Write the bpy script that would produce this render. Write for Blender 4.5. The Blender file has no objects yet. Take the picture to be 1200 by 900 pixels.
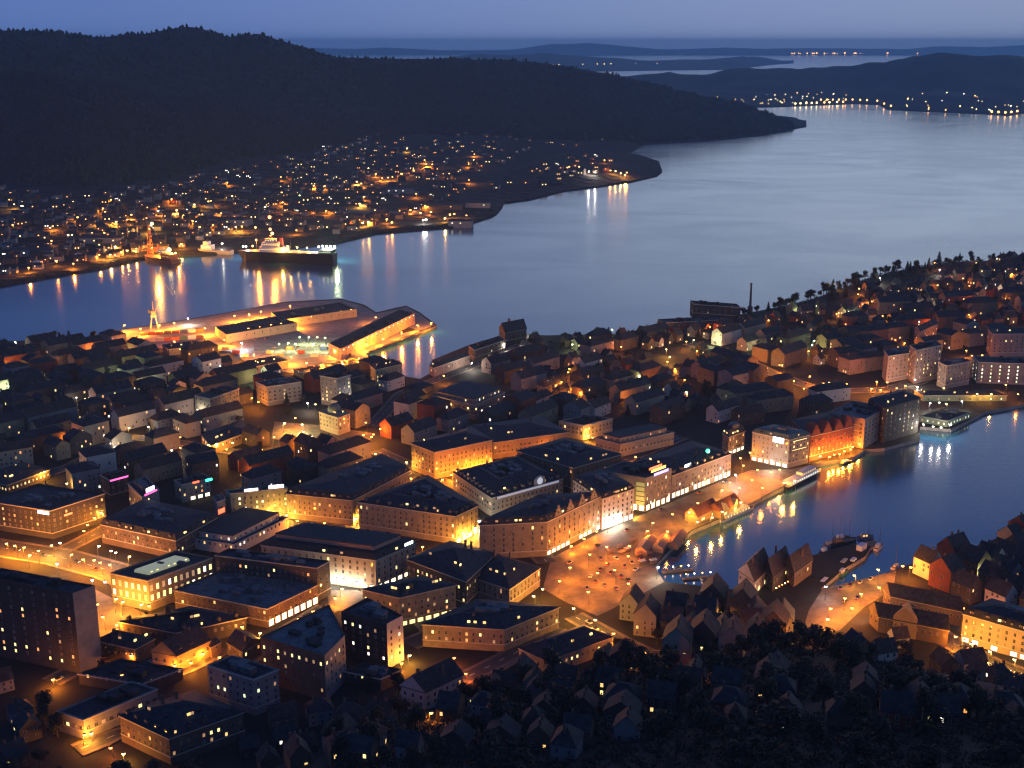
import bpy, bmesh, math, random
from mathutils import Vector, Matrix, noise
from mathutils.geometry import delaunay_2d_cdt

S = bpy.context.scene
COL = S.collection
R = math.radians
random.seed(11)

# ------------------------------------------------------------------ camera
CAMZ = 300.0
FPX = 1450.0                       # focal length in pixels of the 1200 px wide photograph
PITCH = math.atan(400 / FPX)
cam_d = bpy.data.cameras.new('camera')
cam = bpy.data.objects.new('camera', cam_d)
COL.objects.link(cam)
cam.location = (0, 0, CAMZ)
cam.rotation_euler = (math.pi / 2 - PITCH, 0, 0)
cam_d.sensor_width = 36
cam_d.lens = 36 * FPX / 1200
cam_d.clip_start = 1
cam_d.clip_end = 400000
S.camera = cam

# ------------------------------------------------------------------ sky (blue hour, sun just under the horizon)
SKY_STRENGTH = 1.0
world = bpy.data.worlds.new('World')
S.world = world
world.use_nodes = True
nt = world.node_tree
bg = nt.nodes['Background']
sky = nt.nodes.new('ShaderNodeTexSky')
sky.sky_type = 'NISHITA'
sky.sun_disc = False
sky.sun_elevation = R(-1.0)
sky.sun_rotation = R(180)
sky.altitude = 300
sky.air_density = 1.0
sky.dust_density = 0.6
sky.ozone_density = 3.0
tc = nt.nodes.new('ShaderNodeTexCoord')
sep = nt.nodes.new('ShaderNodeSeparateXYZ')
mx = nt.nodes.new('ShaderNodeMath'); mx.operation = 'MAXIMUM'; mx.inputs[1].default_value = 0.025
ma = nt.nodes.new('ShaderNodeMath'); ma.operation = 'MULTIPLY_ADD'; ma.inputs[1].default_value = 0.8
mb_ = nt.nodes.new('ShaderNodeMath'); mb_.operation = 'MULTIPLY_ADD'; mb_.inputs[1].default_value = -0.10; mb_.inputs[2].default_value = 0.19
cmb = nt.nodes.new('ShaderNodeCombineXYZ')
nt.links.new(tc.outputs['Generated'], sep.inputs[0])
nt.links.new(sep.outputs[0], cmb.inputs[0]); nt.links.new(sep.outputs[1], cmb.inputs[1])
nt.links.new(sep.outputs[2], mx.inputs[0]); nt.links.new(mx.outputs[0], ma.inputs[0]); nt.links.new(sep.outputs[0], mb_.inputs[0])
nt.links.new(mb_.outputs[0], ma.inputs[2]); nt.links.new(ma.outputs[0], cmb.inputs[2])
nt.links.new(cmb.outputs[0], sky.inputs[0])
tint = nt.nodes.new('ShaderNodeMix'); tint.data_type = 'RGBA'; tint.blend_type = 'MULTIPLY'
tint.inputs[0].default_value = 1.0
SKY_TINT = (0.90, 1.10, 1.36, 1)
tint.inputs[7].default_value = SKY_TINT
nt.links.new(sky.outputs[0], tint.inputs[6])
# pale veil added to the sky above the frame, brighter toward the west (right), to brighten what the open fjord mirrors
def mapr(src, a, b, c, d):
    n = nt.nodes.new('ShaderNodeMapRange'); n.interpolation_type = 'SMOOTHSTEP'
    for i, v in ((1, a), (2, b), (3, c), (4, d)): n.inputs[i].default_value = v
    nt.links.new(src, n.inputs[0]); return n.outputs[0]
def mul(a, b):
    n = nt.nodes.new('ShaderNodeMath'); n.operation = 'MULTIPLY'
    nt.links.new(a, n.inputs[0]); nt.links.new(b, n.inputs[1]); return n.outputs[0]
GLOW_BAND = (0.74, 0.90, 1.13, 1)
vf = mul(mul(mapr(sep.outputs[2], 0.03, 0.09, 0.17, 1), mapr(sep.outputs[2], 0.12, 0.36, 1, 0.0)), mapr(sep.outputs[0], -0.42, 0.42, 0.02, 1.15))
glow_band = nt.nodes.new('ShaderNodeMix'); glow_band.data_type = 'RGBA'
nt.links.new(vf, glow_band.inputs[0]); nt.links.new(tint.outputs[2], glow_band.inputs[6]); glow_band.inputs[7].default_value = GLOW_BAND
nt.links.new(glow_band.outputs[2], bg.inputs['Color'])
bg.inputs['Strength'].default_value = SKY_STRENGTH

sun_d = bpy.data.lights.new('afterglow_sun', 'SUN')
sun_d.energy = 0.012
sun_d.angle = R(20)
sun_d.color = (1.0, 0.85, 0.8)
sun = bpy.data.objects.new('afterglow_sun', sun_d)
COL.objects.link(sun)
sun.rotation_euler = (R(80), 0, 0)

S.view_settings.view_transform = 'Standard'
S.view_settings.look = 'None'
S.view_settings.exposure = 0.0
S.view_settings.gamma = 1.0
S.view_settings.use_curve_mapping = False
S.render.engine = 'CYCLES'
cy = S.cycles
cy.use_denoising = True
cy.max_bounces = 4
cy.diffuse_bounces = 1
cy.glossy_bounces = 2
cy.transmission_bounces = 2
cy.volume_bounces = 3
cy.sample_clamp_indirect = 3.0
cy.sample_clamp_direct = 0.0
cy.caustics_reflective = False
cy.caustics_refractive = False
cy.use_light_tree = True
cy.filter_width = 1.25

# ------------------------------------------------------------------ picture pixel -> point in the world
def ray(px, py):
    u = (px - 600) / FPX; v = (450 - py) / FPX
    c, s = math.cos(PITCH), math.sin(PITCH)
    return Vector((u, c + v * s, -s + v * c))
def G(px, py, z=2.5):
    d = ray(px, py)
    t = (z - CAMZ) / d.z
    return Vector((d.x * t, d.y * t, z))
def PX(p):
    c, s = math.cos(PITCH), math.sin(PITCH)
    x, y, z = p[0], p[1], p[2] - CAMZ
    f = y * c - z * s
    v = y * s + z * c
    return (600 + FPX * x / f, 450 - FPX * v / f)
def lerp_tab(t, x):
    if x <= t[0][0]: return t[0][1]
    for a, b in zip(t, t[1:]):
        if x <= b[0]:
            return a[1] + (b[1] - a[1]) * (x - a[0]) / (b[0] - a[0])
    return t[-1][1]
def sstep(x):
    x = max(0.0, min(1.0, x)); return x * x * (3 - 2 * x)
def inside(poly, x, y):
    r = False; n = len(poly); j = n - 1
    for i in range(n):
        xi, yi = poly[i][0], poly[i][1]; xj, yj = poly[j][0], poly[j][1]
        if (yi > y) != (yj > y) and x < (xj - xi) * (y - yi) / (yj - yi) + xi: r = not r
        j = i
    return r
def seg_dist(a, b, x, y):
    ax, ay, bx, by = a[0], a[1], b[0], b[1]
    dx, dy = bx - ax, by - ay
    l = dx * dx + dy * dy
    t = 0 if l == 0 else max(0, min(1, ((x - ax) * dx + (y - ay) * dy) / l))
    return math.hypot(x - ax - t * dx, y - ay - t * dy), t
def poly_dist(poly, x, y):
    return min(seg_dist(poly[i - 1], poly[i], x, y)[0] for i in range(len(poly)))

# ------------------------------------------------------------------ materials
MATS = {}
def mat(name, col, rough=0.7, var=0.25, scale=0.15, emit=None, strength=0.0, metallic=0.0, spec=0.3, pattern=None):
    if name in MATS: return MATS[name]
    m = bpy.data.materials.new(name); m.use_nodes = True
    n = m.node_tree; b = n.nodes['Principled BSDF']
    b.inputs['Roughness'].default_value = rough
    b.inputs['Metallic'].default_value = metallic
    b.inputs['Specular IOR Level'].default_value = spec
    c = (col[0], col[1], col[2], 1)
    b.inputs['Base Color'].default_value = c
    if var > 0:
        g = n.nodes.new('ShaderNodeNewGeometry')
        no = n.nodes.new('ShaderNodeTexNoise'); no.inputs['Scale'].default_value = scale; no.inputs['Detail'].default_value = 6
        no.inputs['Roughness'].default_value = 0.7
        n.links.new(g.outputs['Position'], no.inputs['Vector'])
        ra = n.nodes.new('ShaderNodeValToRGB')
        ra.color_ramp.elements[0].position = 0.3; ra.color_ramp.elements[1].position = 0.7
        lo, hi = 1 - var, 1 + var
        ra.color_ramp.elements[0].color = (col[0] * lo, col[1] * lo, col[2] * lo, 1)
        ra.color_ramp.elements[1].color = (min(1, col[0] * hi), min(1, col[1] * hi), min(1, col[2] * hi), 1)
        n.links.new(no.outputs[0], ra.inputs[0])
        out = ra.outputs[0]
        if pattern:
            wv = n.nodes.new('ShaderNodeTexWave'); wv.wave_type = 'BANDS'; wv.bands_direction = 'Z'
            wv.inputs['Scale'].default_value = pattern; wv.inputs['Distortion'].default_value = 0.6
            n.links.new(g.outputs['Position'], wv.inputs['Vector'])
            mr = n.nodes.new('ShaderNodeMapRange'); mr.inputs[3].default_value = 0.72; mr.inputs[4].default_value = 1.0
            n.links.new(wv.outputs['Fac'], mr.inputs[0])
            mm = n.nodes.new('ShaderNodeMix'); mm.data_type = 'RGBA'; mm.blend_type = 'MULTIPLY'; mm.inputs[0].default_value = 1
            n.links.new(out, mm.inputs[6]); n.links.new(mr.outputs[0], mm.inputs[7])
            out = mm.outputs[2]
        n.links.new(out, b.inputs['Base Color'])
    if emit:
        b.inputs['Emission Color'].default_value = (emit[0], emit[1], emit[2], 1)
        b.inputs['Emission Strength'].default_value = strength
        m.cycles.emission_sampling = 'NONE'
    MATS[name] = m
    return m

# ------------------------------------------------------------------ object helpers
def link(name, me, parent=None, loc=None):
    o = bpy.data.objects.new(name, me); COL.objects.link(o)
    if parent is not None: o.parent = parent
    if loc is not None: o.location = loc
    return o
def tag(o, label, cat, group=None, kind=None):
    o['label'] = label; o['category'] = cat
    if group: o['group'] = group
    if kind: o['kind'] = kind
    return o
def empty(name, loc, rz=0.0):
    o = bpy.data.objects.new(name, None); COL.objects.link(o)
    o.location = loc; o.rotation_euler = (0, 0, rz); o.empty_display_size = 0.5
    return o
class MB:
    """collects faces; build() links them as one mesh object"""
    def __init__(s): s.v = []; s.f = []; s.m = []
    def add(s, vs, fs, mi=0):
        k = len(s.v); s.v += [tuple(v) for v in vs]
        for f in fs: s.f.append([k + i for i in f]); s.m.append(mi)
        return s
    def box(s, c, d, rz=0.0, mi=0):
        x, y, z = d[0] / 2, d[1] / 2, d[2] / 2
        ca, sa = math.cos(rz), math.sin(rz)
        vs = []
        for q in ((-x, -y, -z), (x, -y, -z), (x, y, -z), (-x, y, -z), (-x, -y, z), (x, -y, z), (x, y, z), (-x, y, z)):
            vs.append((c[0] + q[0] * ca - q[1] * sa, c[1] + q[0] * sa + q[1] * ca, c[2] + q[2]))
        return s.add(vs, [(0, 3, 2, 1), (4, 5, 6, 7), (0, 1, 5, 4), (1, 2, 6, 5), (2, 3, 7, 6), (3, 0, 4, 7)], mi)
    def prism(s, poly, z0, z1, top=True, mi=0):
        n = len(poly)
        vs = [(p[0], p[1], z0) for p in poly] + [(p[0], p[1], z1) for p in poly]
        fs = [(i, (i + 1) % n, n + (i + 1) % n, n + i) for i in range(n)]
        fs.append(tuple(reversed(range(n))))
        if top: fs.append(tuple(range(n, 2 * n)))
        return s.add(vs, fs, mi)
    def loft(s, a, b, cap=True, mi=0):
        n = len(a)
        fs = [(i, (i + 1) % n, n + (i + 1) % n, n + i) for i in range(n)]
        if cap: fs.append(tuple(range(n, 2 * n)))
        return s.add(list(a) + list(b), fs, mi)
    def tube(s, a, b, r0, r1=None, n=8, mi=0):
        r1 = r0 if r1 is None else r1
        a = Vector(a); b = Vector(b); d = (b - a).normalized()
        u = d.orthogonal().normalized(); w = d.cross(u)
        vs = []
        for p, r in ((a, r0), (b, r1)):
            for i in range(n):
                t = 2 * math.pi * i / n
                vs.append(p + u * (r * math.cos(t)) + w * (r * math.sin(t)))
        fs = [(i, (i + 1) % n, n + (i + 1) % n, n + i) for i in range(n)]
        fs += [tuple(reversed(range(n))), tuple(range(n, 2 * n))]
        return s.add(vs, fs, mi)
    def ball(s, c, r, n=8, mi=0, sz=1.0):
        k = len(s.v); rings = n // 2
        vs = [(c[0], c[1], c[2] - r * sz)]
        for j in range(1, rings):
            t = math.pi * j / rings - math.pi / 2
            for i in range(n):
                a = 2 * math.pi * i / n
                vs.append((c[0] + r * math.cos(t) * math.cos(a), c[1] + r * math.cos(t) * math.sin(a), c[2] + r * sz * math.sin(t)))
        vs.append((c[0], c[1], c[2] + r * sz))
        fs = []
        for i in range(n): fs.append((0, 1 + (i + 1) % n, 1 + i))
        for j in range(rings - 2):
            for i in range(n):
                a = 1 + j * n + i; b = 1 + j * n + (i + 1) % n
                fs.append((a, b, b + n, a + n))
        l = len(vs) - 1; q = 1 + (rings - 2) * n
        for i in range(n): fs.append((q + i, q + (i + 1) % n, l))
        return s.add(vs, fs, mi)
    def mesh(s, name, mats):
        me = bpy.data.meshes.new(name)
        me.from_pydata(s.v, [], s.f)
        for m in (mats if isinstance(mats, (list, tuple)) else [mats]): me.materials.append(m)
        if any(s.m): me.polygons.foreach_set('material_index', s.m)
        me.update()
        return me
    def build(s, name, mats, parent=None, loc=None):
        return link(name, s.mesh(name, mats), parent, loc)
def smooth(me):
    me.polygons.foreach_set('use_smooth', [True] * len(me.polygons)); return me

# ------------------------------------------------------------------ terrain of the city peninsula
COAST_PX = [(-250, 412), (0, 400), (60, 398), (100, 396), (145, 386), (250, 369), (300, 360), (330, 354), (400, 350), (427, 357), (441, 366), (462, 361), (476, 358), (492, 366),
            (512, 381), (490, 391), (426, 415), (450, 421), (475, 441), (492, 444), (503, 438), (506, 422), (550, 404), (600, 390),
            (640, 393), (720, 391), (770, 388), (775, 382), (850, 372), (920, 358), (1000, 340), (1100, 320), (1260, 306), (1500, 306),
            (1500, 440), (1250, 458), (1200, 474), (1155, 482), (1115, 503), (1078, 500), (1078, 514), (1037, 525), (1014, 527), (1002, 535),
            (950, 545), (918, 571), (884, 588), (868, 598), (811, 622), (787, 642), (766, 665), (780, 682), (864, 691),
            (872, 668), (955, 650), (1000, 637), (1021, 640), (1014, 652), (990, 666), (962, 690), (985, 688), (1050, 668), (1056, 664), (1130, 645), (1250, 600), (1500, 520)]
COAST = [G(*p) for p in COAST_PX] + [Vector((560, 60, 2.5)), Vector((-560, 60, 2.5))]
RIDGE = [(G(840, 366, 6), 6), (G(925, 346, 20), 20), (G(1015, 324, 33), 33), (G(1130, 307, 41), 41), (G(1320, 302, 44), 44), (G(1520, 302, 44), 44)]
FRONT = sorted([(G(px, py)[0], G(px, py)[1]) for px, py in ((-150, 930), (100, 905), (300, 880), (480, 815), (640, 778), (780, 745), (900, 730), (1060, 765), (1250, 800))])
SLOPE = 0.34
BASE = 2.5
def hcity(x, y):
    z = BASE
    best = 1e9; hr = 0; ry = 0
    for (a, ha), (b, hb) in zip(RIDGE, RIDGE[1:]):
        d, t = seg_dist(a, b, x, y)
        if d < best:
            best = d; hr = ha + (hb - ha) * t; ry = a[1] + (b[1] - a[1]) * t
    if best < 700:
        sg = 175.0 if y < ry else 75.0
        w = math.exp(-(best / sg) ** 2)
        edge = sstep(poly_dist(COAST, x, y) / 60.0) if w > 0.02 else 1
        z += max(0, hr - BASE) * w * edge
    d0 = lerp_tab(FRONT, x)
    if y < d0:
        t = d0 - y
        z += SLOPE * t * sstep(t / 60.0)
    return z
def GT(px, py, dz=0.0):
    """point of the city ground seen at this pixel"""
    z = BASE
    for _ in range(12):
        p = G(px, py, z + dz)
        z2 = hcity(p.x, p.y)
        if abs(z2 - z) < 0.05: break
        z = z + (z2 - z) * 0.6
    return Vector((p.x, p.y, hcity(p.x, p.y)))

asphalt = mat('asphalt', (0.055, 0.052, 0.05), 0.75, 0.35, 0.05)
cobble = mat('cobble', (0.15, 0.115, 0.08), 0.7, 0.5, 0.12)
town_ground = mat('town_ground', (0.022, 0.02, 0.017), 0.9, 0.5, 0.03)
quay_mat = mat('quay_stone', (0.24, 0.22, 0.2), 0.8, 0.35, 0.1)
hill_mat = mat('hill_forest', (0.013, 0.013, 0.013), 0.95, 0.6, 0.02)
def add_bump(m, sc, st, dist):
    n = m.node_tree; b = n.nodes['Principled BSDF']
    g = n.nodes.new('ShaderNodeNewGeometry'); v = n.nodes.new('ShaderNodeTexNoise'); v.inputs['Scale'].default_value = sc; v.inputs['Detail'].default_value = 3
    bp_ = n.nodes.new('ShaderNodeBump'); bp_.inputs['Strength'].default_value = st; bp_.inputs['Distance'].default_value = dist
    n.links.new(g.outputs['Position'], v.inputs['Vector']); n.links.new(v.outputs[0], bp_.inputs['Height']); n.links.new(bp_.outputs[0], b.inputs['Normal'])
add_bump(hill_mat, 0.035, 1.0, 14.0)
far_mat = mat('far_land', (0.03, 0.03, 0.026), 0.95, 0.4, 0.003)

def land_mesh(name, poly, hf, step, m, skirt=-3.0, mside=None):
    xs = [p[0] for p in poly]; ys = [p[1] for p in poly]
    pts = []; n = len(poly); ring = []
    for i in range(n):
        a, b = poly[i], poly[(i + 1) % n]
        k = max(1, int((Vector(b[:2]) - Vector(a[:2])).length / step))
        for j in range(k):
            ring.append((a[0] + (b[0] - a[0]) * j / k, a[1] + (b[1] - a[1]) * j / k))
    y = min(ys) + step * .5; row = 0
    while y < max(ys):
        x = min(xs) + (step * .5 if row % 2 else 0)
        while x < max(xs):
            if inside(poly, x, y) and poly_dist(poly, x, y) > step * .45: pts.append((x, y))
            x += step
        y += step * .87; row += 1
    allp = [Vector(p) for p in ring + pts]
    out = delaunay_2d_cdt(allp, [], [list(range(len(ring)))], 1, 1e-4)
    vo, fo = out[0], out[2]
    mb = MB()
    mb.v = [(v.x, v.y, hf(v.x, v.y)) for v in vo]
    mb.f = [list(f) for f in fo]; mb.m = [0] * len(fo)
    # boundary skirt (the quay wall / shore bank)
    cnt = {}
    for f in mb.f:
        for i in range(len(f)):
            a, b = f[i], f[(i + 1) % len(f)]
            cnt[(a, b)] = 1
    for (a, b) in list(cnt):
        if (b, a) not in cnt:
            va, vb = mb.v[a], mb.v[b]
            mb.add([va, vb, (vb[0], vb[1], skirt), (va[0], va[1], skirt)], [(1, 0, 3, 2)], 1)
    o = mb.build(name, [m, mside or m])
    o['kind'] = 'structure'
    return o
land_mesh('ground', COAST, hcity, 22.0, town_ground, -3, quay_mat)

# ------------------------------------------------------------------ the far shore: heightfields laid out by bearing and distance
def dist_of(py, z=2.0):
    return (CAMZ - z) / math.tan(PITCH - math.atan((450 - py) / FPX))
def h_at(py, d):
    return CAMZ - d * math.tan(PITCH - math.atan((450 - py) / FPX))
def bearing_pt(px, d, z):
    u = (px - 600) / FPX * math.cos(0)      # lateral per unit of forward distance on the optical axis
    # forward (horizontal) distance d along +Y, lateral grows with the slant on the optical axis
    c, s = math.cos(PITCH), math.sin(PITCH)
    f = d * c + (CAMZ - z) * s
    return Vector((u * f, d, z))
def fbm(x, y, sc, o=5):
    return noise.fractal(Vector((x / sc, y / sc, 3.7)), 0.9, 2.1, o)
def strip(name, cols, prof, m, rows, rough=0.0, rsc=300.0):
    """prof(px) -> list of (distance, height) from the near shore to the far foot"""
    mb = MB(); nv = len(rows)
    H = {}
    for i, px in enumerate(cols):
        pr = prof(px)
        for j, t in enumerate(rows):
            q = t * (len(pr) - 1); k = min(int(q), len(pr) - 2); f = q - k
            d = pr[k][0] + (pr[k + 1][0] - pr[k][0]) * f
            ff = sstep(f) * .5 + f * .5
            z = pr[k][1] + (pr[k + 1][1] - pr[k][1]) * ff
            p = bearing_pt(px, d, z)
            if z > 8 and rough:
                p.z += rough * min(1, (z - 8) / 40) * fbm(p.x, p.y, rsc)
            mb.v.append(tuple(p))
    for i in range(len(cols) - 1):
        for j in range(nv - 1):
            a = i * nv + j
            mb.f.append([a, a + nv, a + nv + 1, a + 1]); mb.m.append(0)
    o = mb.build(name, m); smooth(o.data); o['kind'] = 'structure'
    return o
SHORE = [(-420, 372), (-200, 352), (0, 335), (60, 324), (110, 316), (170, 302), (240, 298), (390, 285), (440, 273), (540, 265), (580, 252), (592, 238), (600, 205), (660, 190), (700, 183), (740, 178), (755, 169), (850, 163), (900, 157), (938, 149), (945, 148)]
SKY1 = [(-420, 70), (-200, 84), (0, 88), (60, 92), (120, 105), (200, 128), (300, 150), (400, 158), (470, 158), (560, 158), (700, 156), (800, 152), (945, 148)]
SKY2 = [(-420, 60), (-200, 40), (0, 36), (60, 37), (110, 43), (160, 40), (180, 38), (215, 31), (235, 33), (270, 42), (300, 40), (340, 48), (380, 63), (395, 68), (450, 68), (500, 68), (560, 69), (640, 75), (720, 88), (800, 105), (850, 118), (900, 133), (938, 147.5), (945, 149)]
FOOT = [(-420, 240), (0, 222), (100, 228), (200, 212), (280, 190), (350, 182), (420, 168), (500, 160), (560, 162), (620, 166), (700, 160), (760, 160), (945, 149)]
D1 = [(-420, 2700), (0, 2850), (400, 3300), (560, 3700), (800, 4150), (945, 4560)]
D2 = [(-420, 3800), (0, 3900), (400, 4300), (640, 4650), (800, 4700), (900, 4660), (945, 4580)]
def farshore_profile(px):
    ds = dist_of(lerp_tab(SHORE, px), 2)
    df = dist_of(lerp_tab(FOOT, px), 30)
    df = max(df, ds + 25)
    hf = min(38.0, 2 + (df - ds) * 0.055)
    d1 = max(lerp_tab(D1, px), df + 30); h1 = max(h_at(lerp_tab(SKY1, px), d1), hf + 3 if px < 900 else 3)
    d2 = max(lerp_tab(D2, px), d1 + 30); h2 = max(h_at(lerp_tab(SKY2, px), d2), 2.5)
    h1 = min(h1, max(h2 * 0.8, 3)) if px > 400 else h1
    dm = d1 + (d2 - d1) * 0.35
    hm = min(h1 * 0.86, h2)
    return [(ds, -3), (ds + 4, 3), (df, hf), ((df + d1) / 2, hf + (h1 - hf) * .55), (d1, h1), (dm, hm + (h2 - hm) * .2), (d2, h2), (d2 + 900, -5)]
NR = 57
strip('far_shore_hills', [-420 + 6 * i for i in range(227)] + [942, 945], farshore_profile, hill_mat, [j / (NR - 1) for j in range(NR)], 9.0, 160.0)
def farshore_z(px, py):
    """ground point of the far shore seen at this pixel (its gentle built-up belt)"""
    pr = farshore_profile(px); best = None
    for k in range(1, 4):
        for f in [i / 40 for i in range(41)]:
            d = pr[k][0] + (pr[k + 1][0] - pr[k][0]) * f
            ff = sstep(f) * .5 + f * .5
            z = pr[k][1] + (pr[k + 1][1] - pr[k][1]) * ff
            p = bearing_pt(px, d, z)
            e = abs(PX(p)[1] - py)
            if best is None or e < best[0]: best = (e, p)
    return best[1]
PENIN_PX = [(556, 243), (590, 237), (620, 233), (660, 223), (700, 218), (740, 212), (770, 205), (776, 200), (772, 189), (745, 180), (690, 176), (620, 184), (560, 205), (530, 235)]
PENIN = [G(*p) for p in PENIN_PX]
def hpen(x, y):
    return 2.8 + 15 * sstep(poly_dist(PENIN, x, y) / 130.0) + 3 * sstep(poly_dist(PENIN, x, y) / 60.0) * noise.noise(Vector((x / 60, y / 60, 0)))
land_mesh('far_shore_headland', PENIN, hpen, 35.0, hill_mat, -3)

# ---- islands farther out
A_SKY = [(700, 93), (760, 90), (830, 88), (850, 82), (880, 79), (940, 79), (1000, 78), (1040, 74), (1070, 64), (1100, 61), (1150, 64), (1200, 66), (1300, 64), (1420, 70)]
A_SHORE = [(700, 128), (900, 126), (1000, 122), (1030, 123), (1040, 129), (1080, 131), (1150, 134), (1180, 136), (1200, 133), (1300, 140), (1420, 150)]
def isl_a(px):
    ds = dist_of(lerp_tab(A_SHORE, px), 0); dr = 8300 if px < 1000 else 8300 - 600 * sstep((px - 1000) / 100)
    h = max(5, h_at(lerp_tab(A_SKY, px), dr)); hk = 12
    return [(ds, -3), (ds + 30, 5), (ds + (dr - ds) * .45, 8 + h * .28), (dr, h), (dr + 500, h * .6), (dr + 900, -10)]
strip('near_island', [700 + 6 * i for i in range(121)], isl_a, far_mat, [j / 40 for j in range(41)], 30.0, 420.0)
B_SKY = [(480, 72), (560, 63), (600, 65), (640, 62), (700, 66), (760, 71), (830, 70), (870, 66), (900, 68), (930, 74)]
def isl_b(px):
    ds = dist_of(lerp_tab([(480, 88), (760, 83), (860, 82), (905, 76), (930, 74.5)], px), 0); dr = ds + 2600
    h = max(6, h_at(lerp_tab(B_SKY, px), dr))
    return [(ds, -3), (ds + 200, 10), (dr, h), (dr + 2500, -10)]
strip('middle_island', [480 + 6 * i for i in range(76)], isl_b, far_mat, [j / 24 for j in range(25)], 18.0, 900.0)
C_SKY = [(200, 60), (380, 56.5), (420, 58), (450, 55.5), (500, 58.5), (560, 59.5), (600, 58), (625, 54), (650, 50.5), (670, 51.5), (690, 50.5), (720, 53.5), (770, 58), (810, 57), (850, 55), (900, 57), (950, 55.5), (1000, 56.5), (1060, 57), (1100, 54.5), (1150, 55), (1200, 52.5), (1420, 54)]
def isl_c(px):
    ds = dist_of(64.5, 0); dr = 32000
    h = max(30, h_at(lerp_tab(C_SKY, px), dr))
    return [(ds, -5), (ds + 900, 35), (dr, h), (dr + 4000, 15)]
strip('outer_islands', [200 + 8 * i for i in range(153)], isl_c, far_mat, [j / 20 for j in range(21)], 30.0, 2200.0)

# ------------------------------------------------------------------ water to the horizon
wm = bpy.data.materials.new('fjord_water'); wm.use_nodes = True
wn = wm.node_tree; wb = wn.nodes['Principled BSDF']
wb.inputs['Base Color'].default_value = (0.005, 0.052, 0.095, 1)
wb.inputs['IOR'].default_value = 2.75
wb.inputs['Specular IOR Level'].default_value = 0.5
geo = wn.nodes.new('ShaderNodeNewGeometry')
mp = wn.nodes.new('ShaderNodeMapping'); mp.inputs['Scale'].default_value = (0.0026, 0.0042, 1)
mp.inputs['Rotation'].default_value = (0, 0, R(-14))
nz = wn.nodes.new('ShaderNodeTexNoise'); nz.inputs['Scale'].default_value = 1.0; nz.inputs['Detail'].default_value = 7; nz.inputs['Distortion'].default_value = 1.2
nz.inputs['Roughness'].default_value = 0.62
wn.links.new(geo.outputs['Position'], mp.inputs[0]); wn.links.new(mp.outputs[0], nz.inputs['Vector'])
mr = wn.nodes.new('ShaderNodeMapRange'); mr.inputs[1].default_value = 0.35; mr.inputs[2].default_value = 0.68
mr.inputs[3].default_value = 0.12; mr.inputs[4].default_value = 0.20
wn.links.new(nz.outputs[0], mr.inputs[0]); wn.links.new(mr.outputs[0], wb.inputs['Roughness'])
nb = wn.nodes.new('ShaderNodeTexNoise'); nb.inputs['Scale'].default_value = 0.22; nb.inputs['Detail'].default_value = 4
wn.links.new(geo.outputs['Position'], nb.inputs['Vector'])
bp = wn.nodes.new('ShaderNodeBump'); bp.inputs['Strength'].default_value = 0.12; bp.inputs['Distance'].default_value = 0.5
wn.links.new(nb.outputs[0], bp.inputs['Height']); wn.links.new(bp.outputs[0], wb.inputs['Normal'])
mb = MB(); NW = 64; RW = 37500.0
mb.v = [(0, 0, 0)]
rings = [2000, 8000, 20000, RW]
for r in rings:
    for i in range(NW):
        a = 2 * math.pi * i / NW; mb.v.append((r * math.cos(a), r * math.sin(a), 0))
for i in range(NW):
    mb.f.append([0, 1 + i, 1 + (i + 1) % NW]); mb.m.append(0)
    for k in range(len(rings) - 1):
        a = 1 + k * NW + i; b = 1 + k * NW + (i + 1) % NW
        mb.f.append([a, a + NW, b + NW, b]); mb.m.append(0)
o = mb.build('water', wm); o['kind'] = 'structure'

# ------------------------------------------------------------------ evening haze: air round the whole scene
HAZE = 4.6e-5
hm = bpy.data.materials.new('haze'); hm.use_nodes = True
hn = hm.node_tree; hn.nodes.clear()
ho = hn.nodes.new('ShaderNodeOutputMaterial'); hv = hn.nodes.new('ShaderNodeVolumePrincipled')
hv.inputs['Color'].default_value = (0.50, 0.78, 1.0, 1); hv.inputs['Density'].default_value = HAZE; hv.inputs['Anisotropy'].default_value = 0.2
hn.links.new(hv.outputs[0], ho.inputs['Volume'])
hb = MB().box((0, 0, 190), (2 * 39000, 2 * 39000, 388)).build('haze', hm)
hb['kind'] = 'stuff'; hb['label'] = 'thin blue evening haze over the fjord and far hills'; hb['category'] = 'haze'

# ================================================================== materials of the town
WALL = {
 'cream': mat('wall_cream', (0.328, 0.281, 0.203), .85, .18, .12), 'white': mat('wall_white', (0.429, 0.413, 0.382), .8, .15, .12),
 'ochre': mat('wall_ochre', (0.312, 0.211, 0.101), .85, .2, .12), 'pink': mat('wall_pink', (0.312, 0.211, 0.172), .85, .18, .12),
 'grey': mat('wall_grey', (0.187, 0.187, 0.187), .85, .2, .12), 'brown': mat('wall_brown', (0.133, 0.090, 0.062), .85, .25, .12),
 'red': mat('wall_red', (0.195, 0.058, 0.039), .85, .25, .12), 'stone': mat('wall_stone', (0.22, 0.185, 0.125), .9, .28, .3),
 'dark': mat('wall_dark', (0.055, 0.05, 0.046), .85, .25, .12), 'concrete': mat('wall_concrete', (0.218, 0.211, 0.203), .9, .25, .15),
 'green': mat('wall_pale_green', (0.211, 0.250, 0.172), .85, .2, .12)}
ROOF = {'slate': mat('roof_slate', (0.03, 0.03, 0.032), .7, .75, .5), 'tile': mat('roof_tile', (0.05, 0.035, 0.03), .75, .7, .5),
        'tar': mat('roof_tar', (0.032, 0.032, 0.034), .8, .8, .22), 'pale': mat('roof_pale', (0.11, 0.115, 0.12), .7, .6, .2),
        'copper': mat('roof_copper', (0.09, 0.14, 0.12), .6, .3, .2)}
TRIM = mat('trim_stone', (0.42, 0.39, 0.33), .8, .15, .3)
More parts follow.
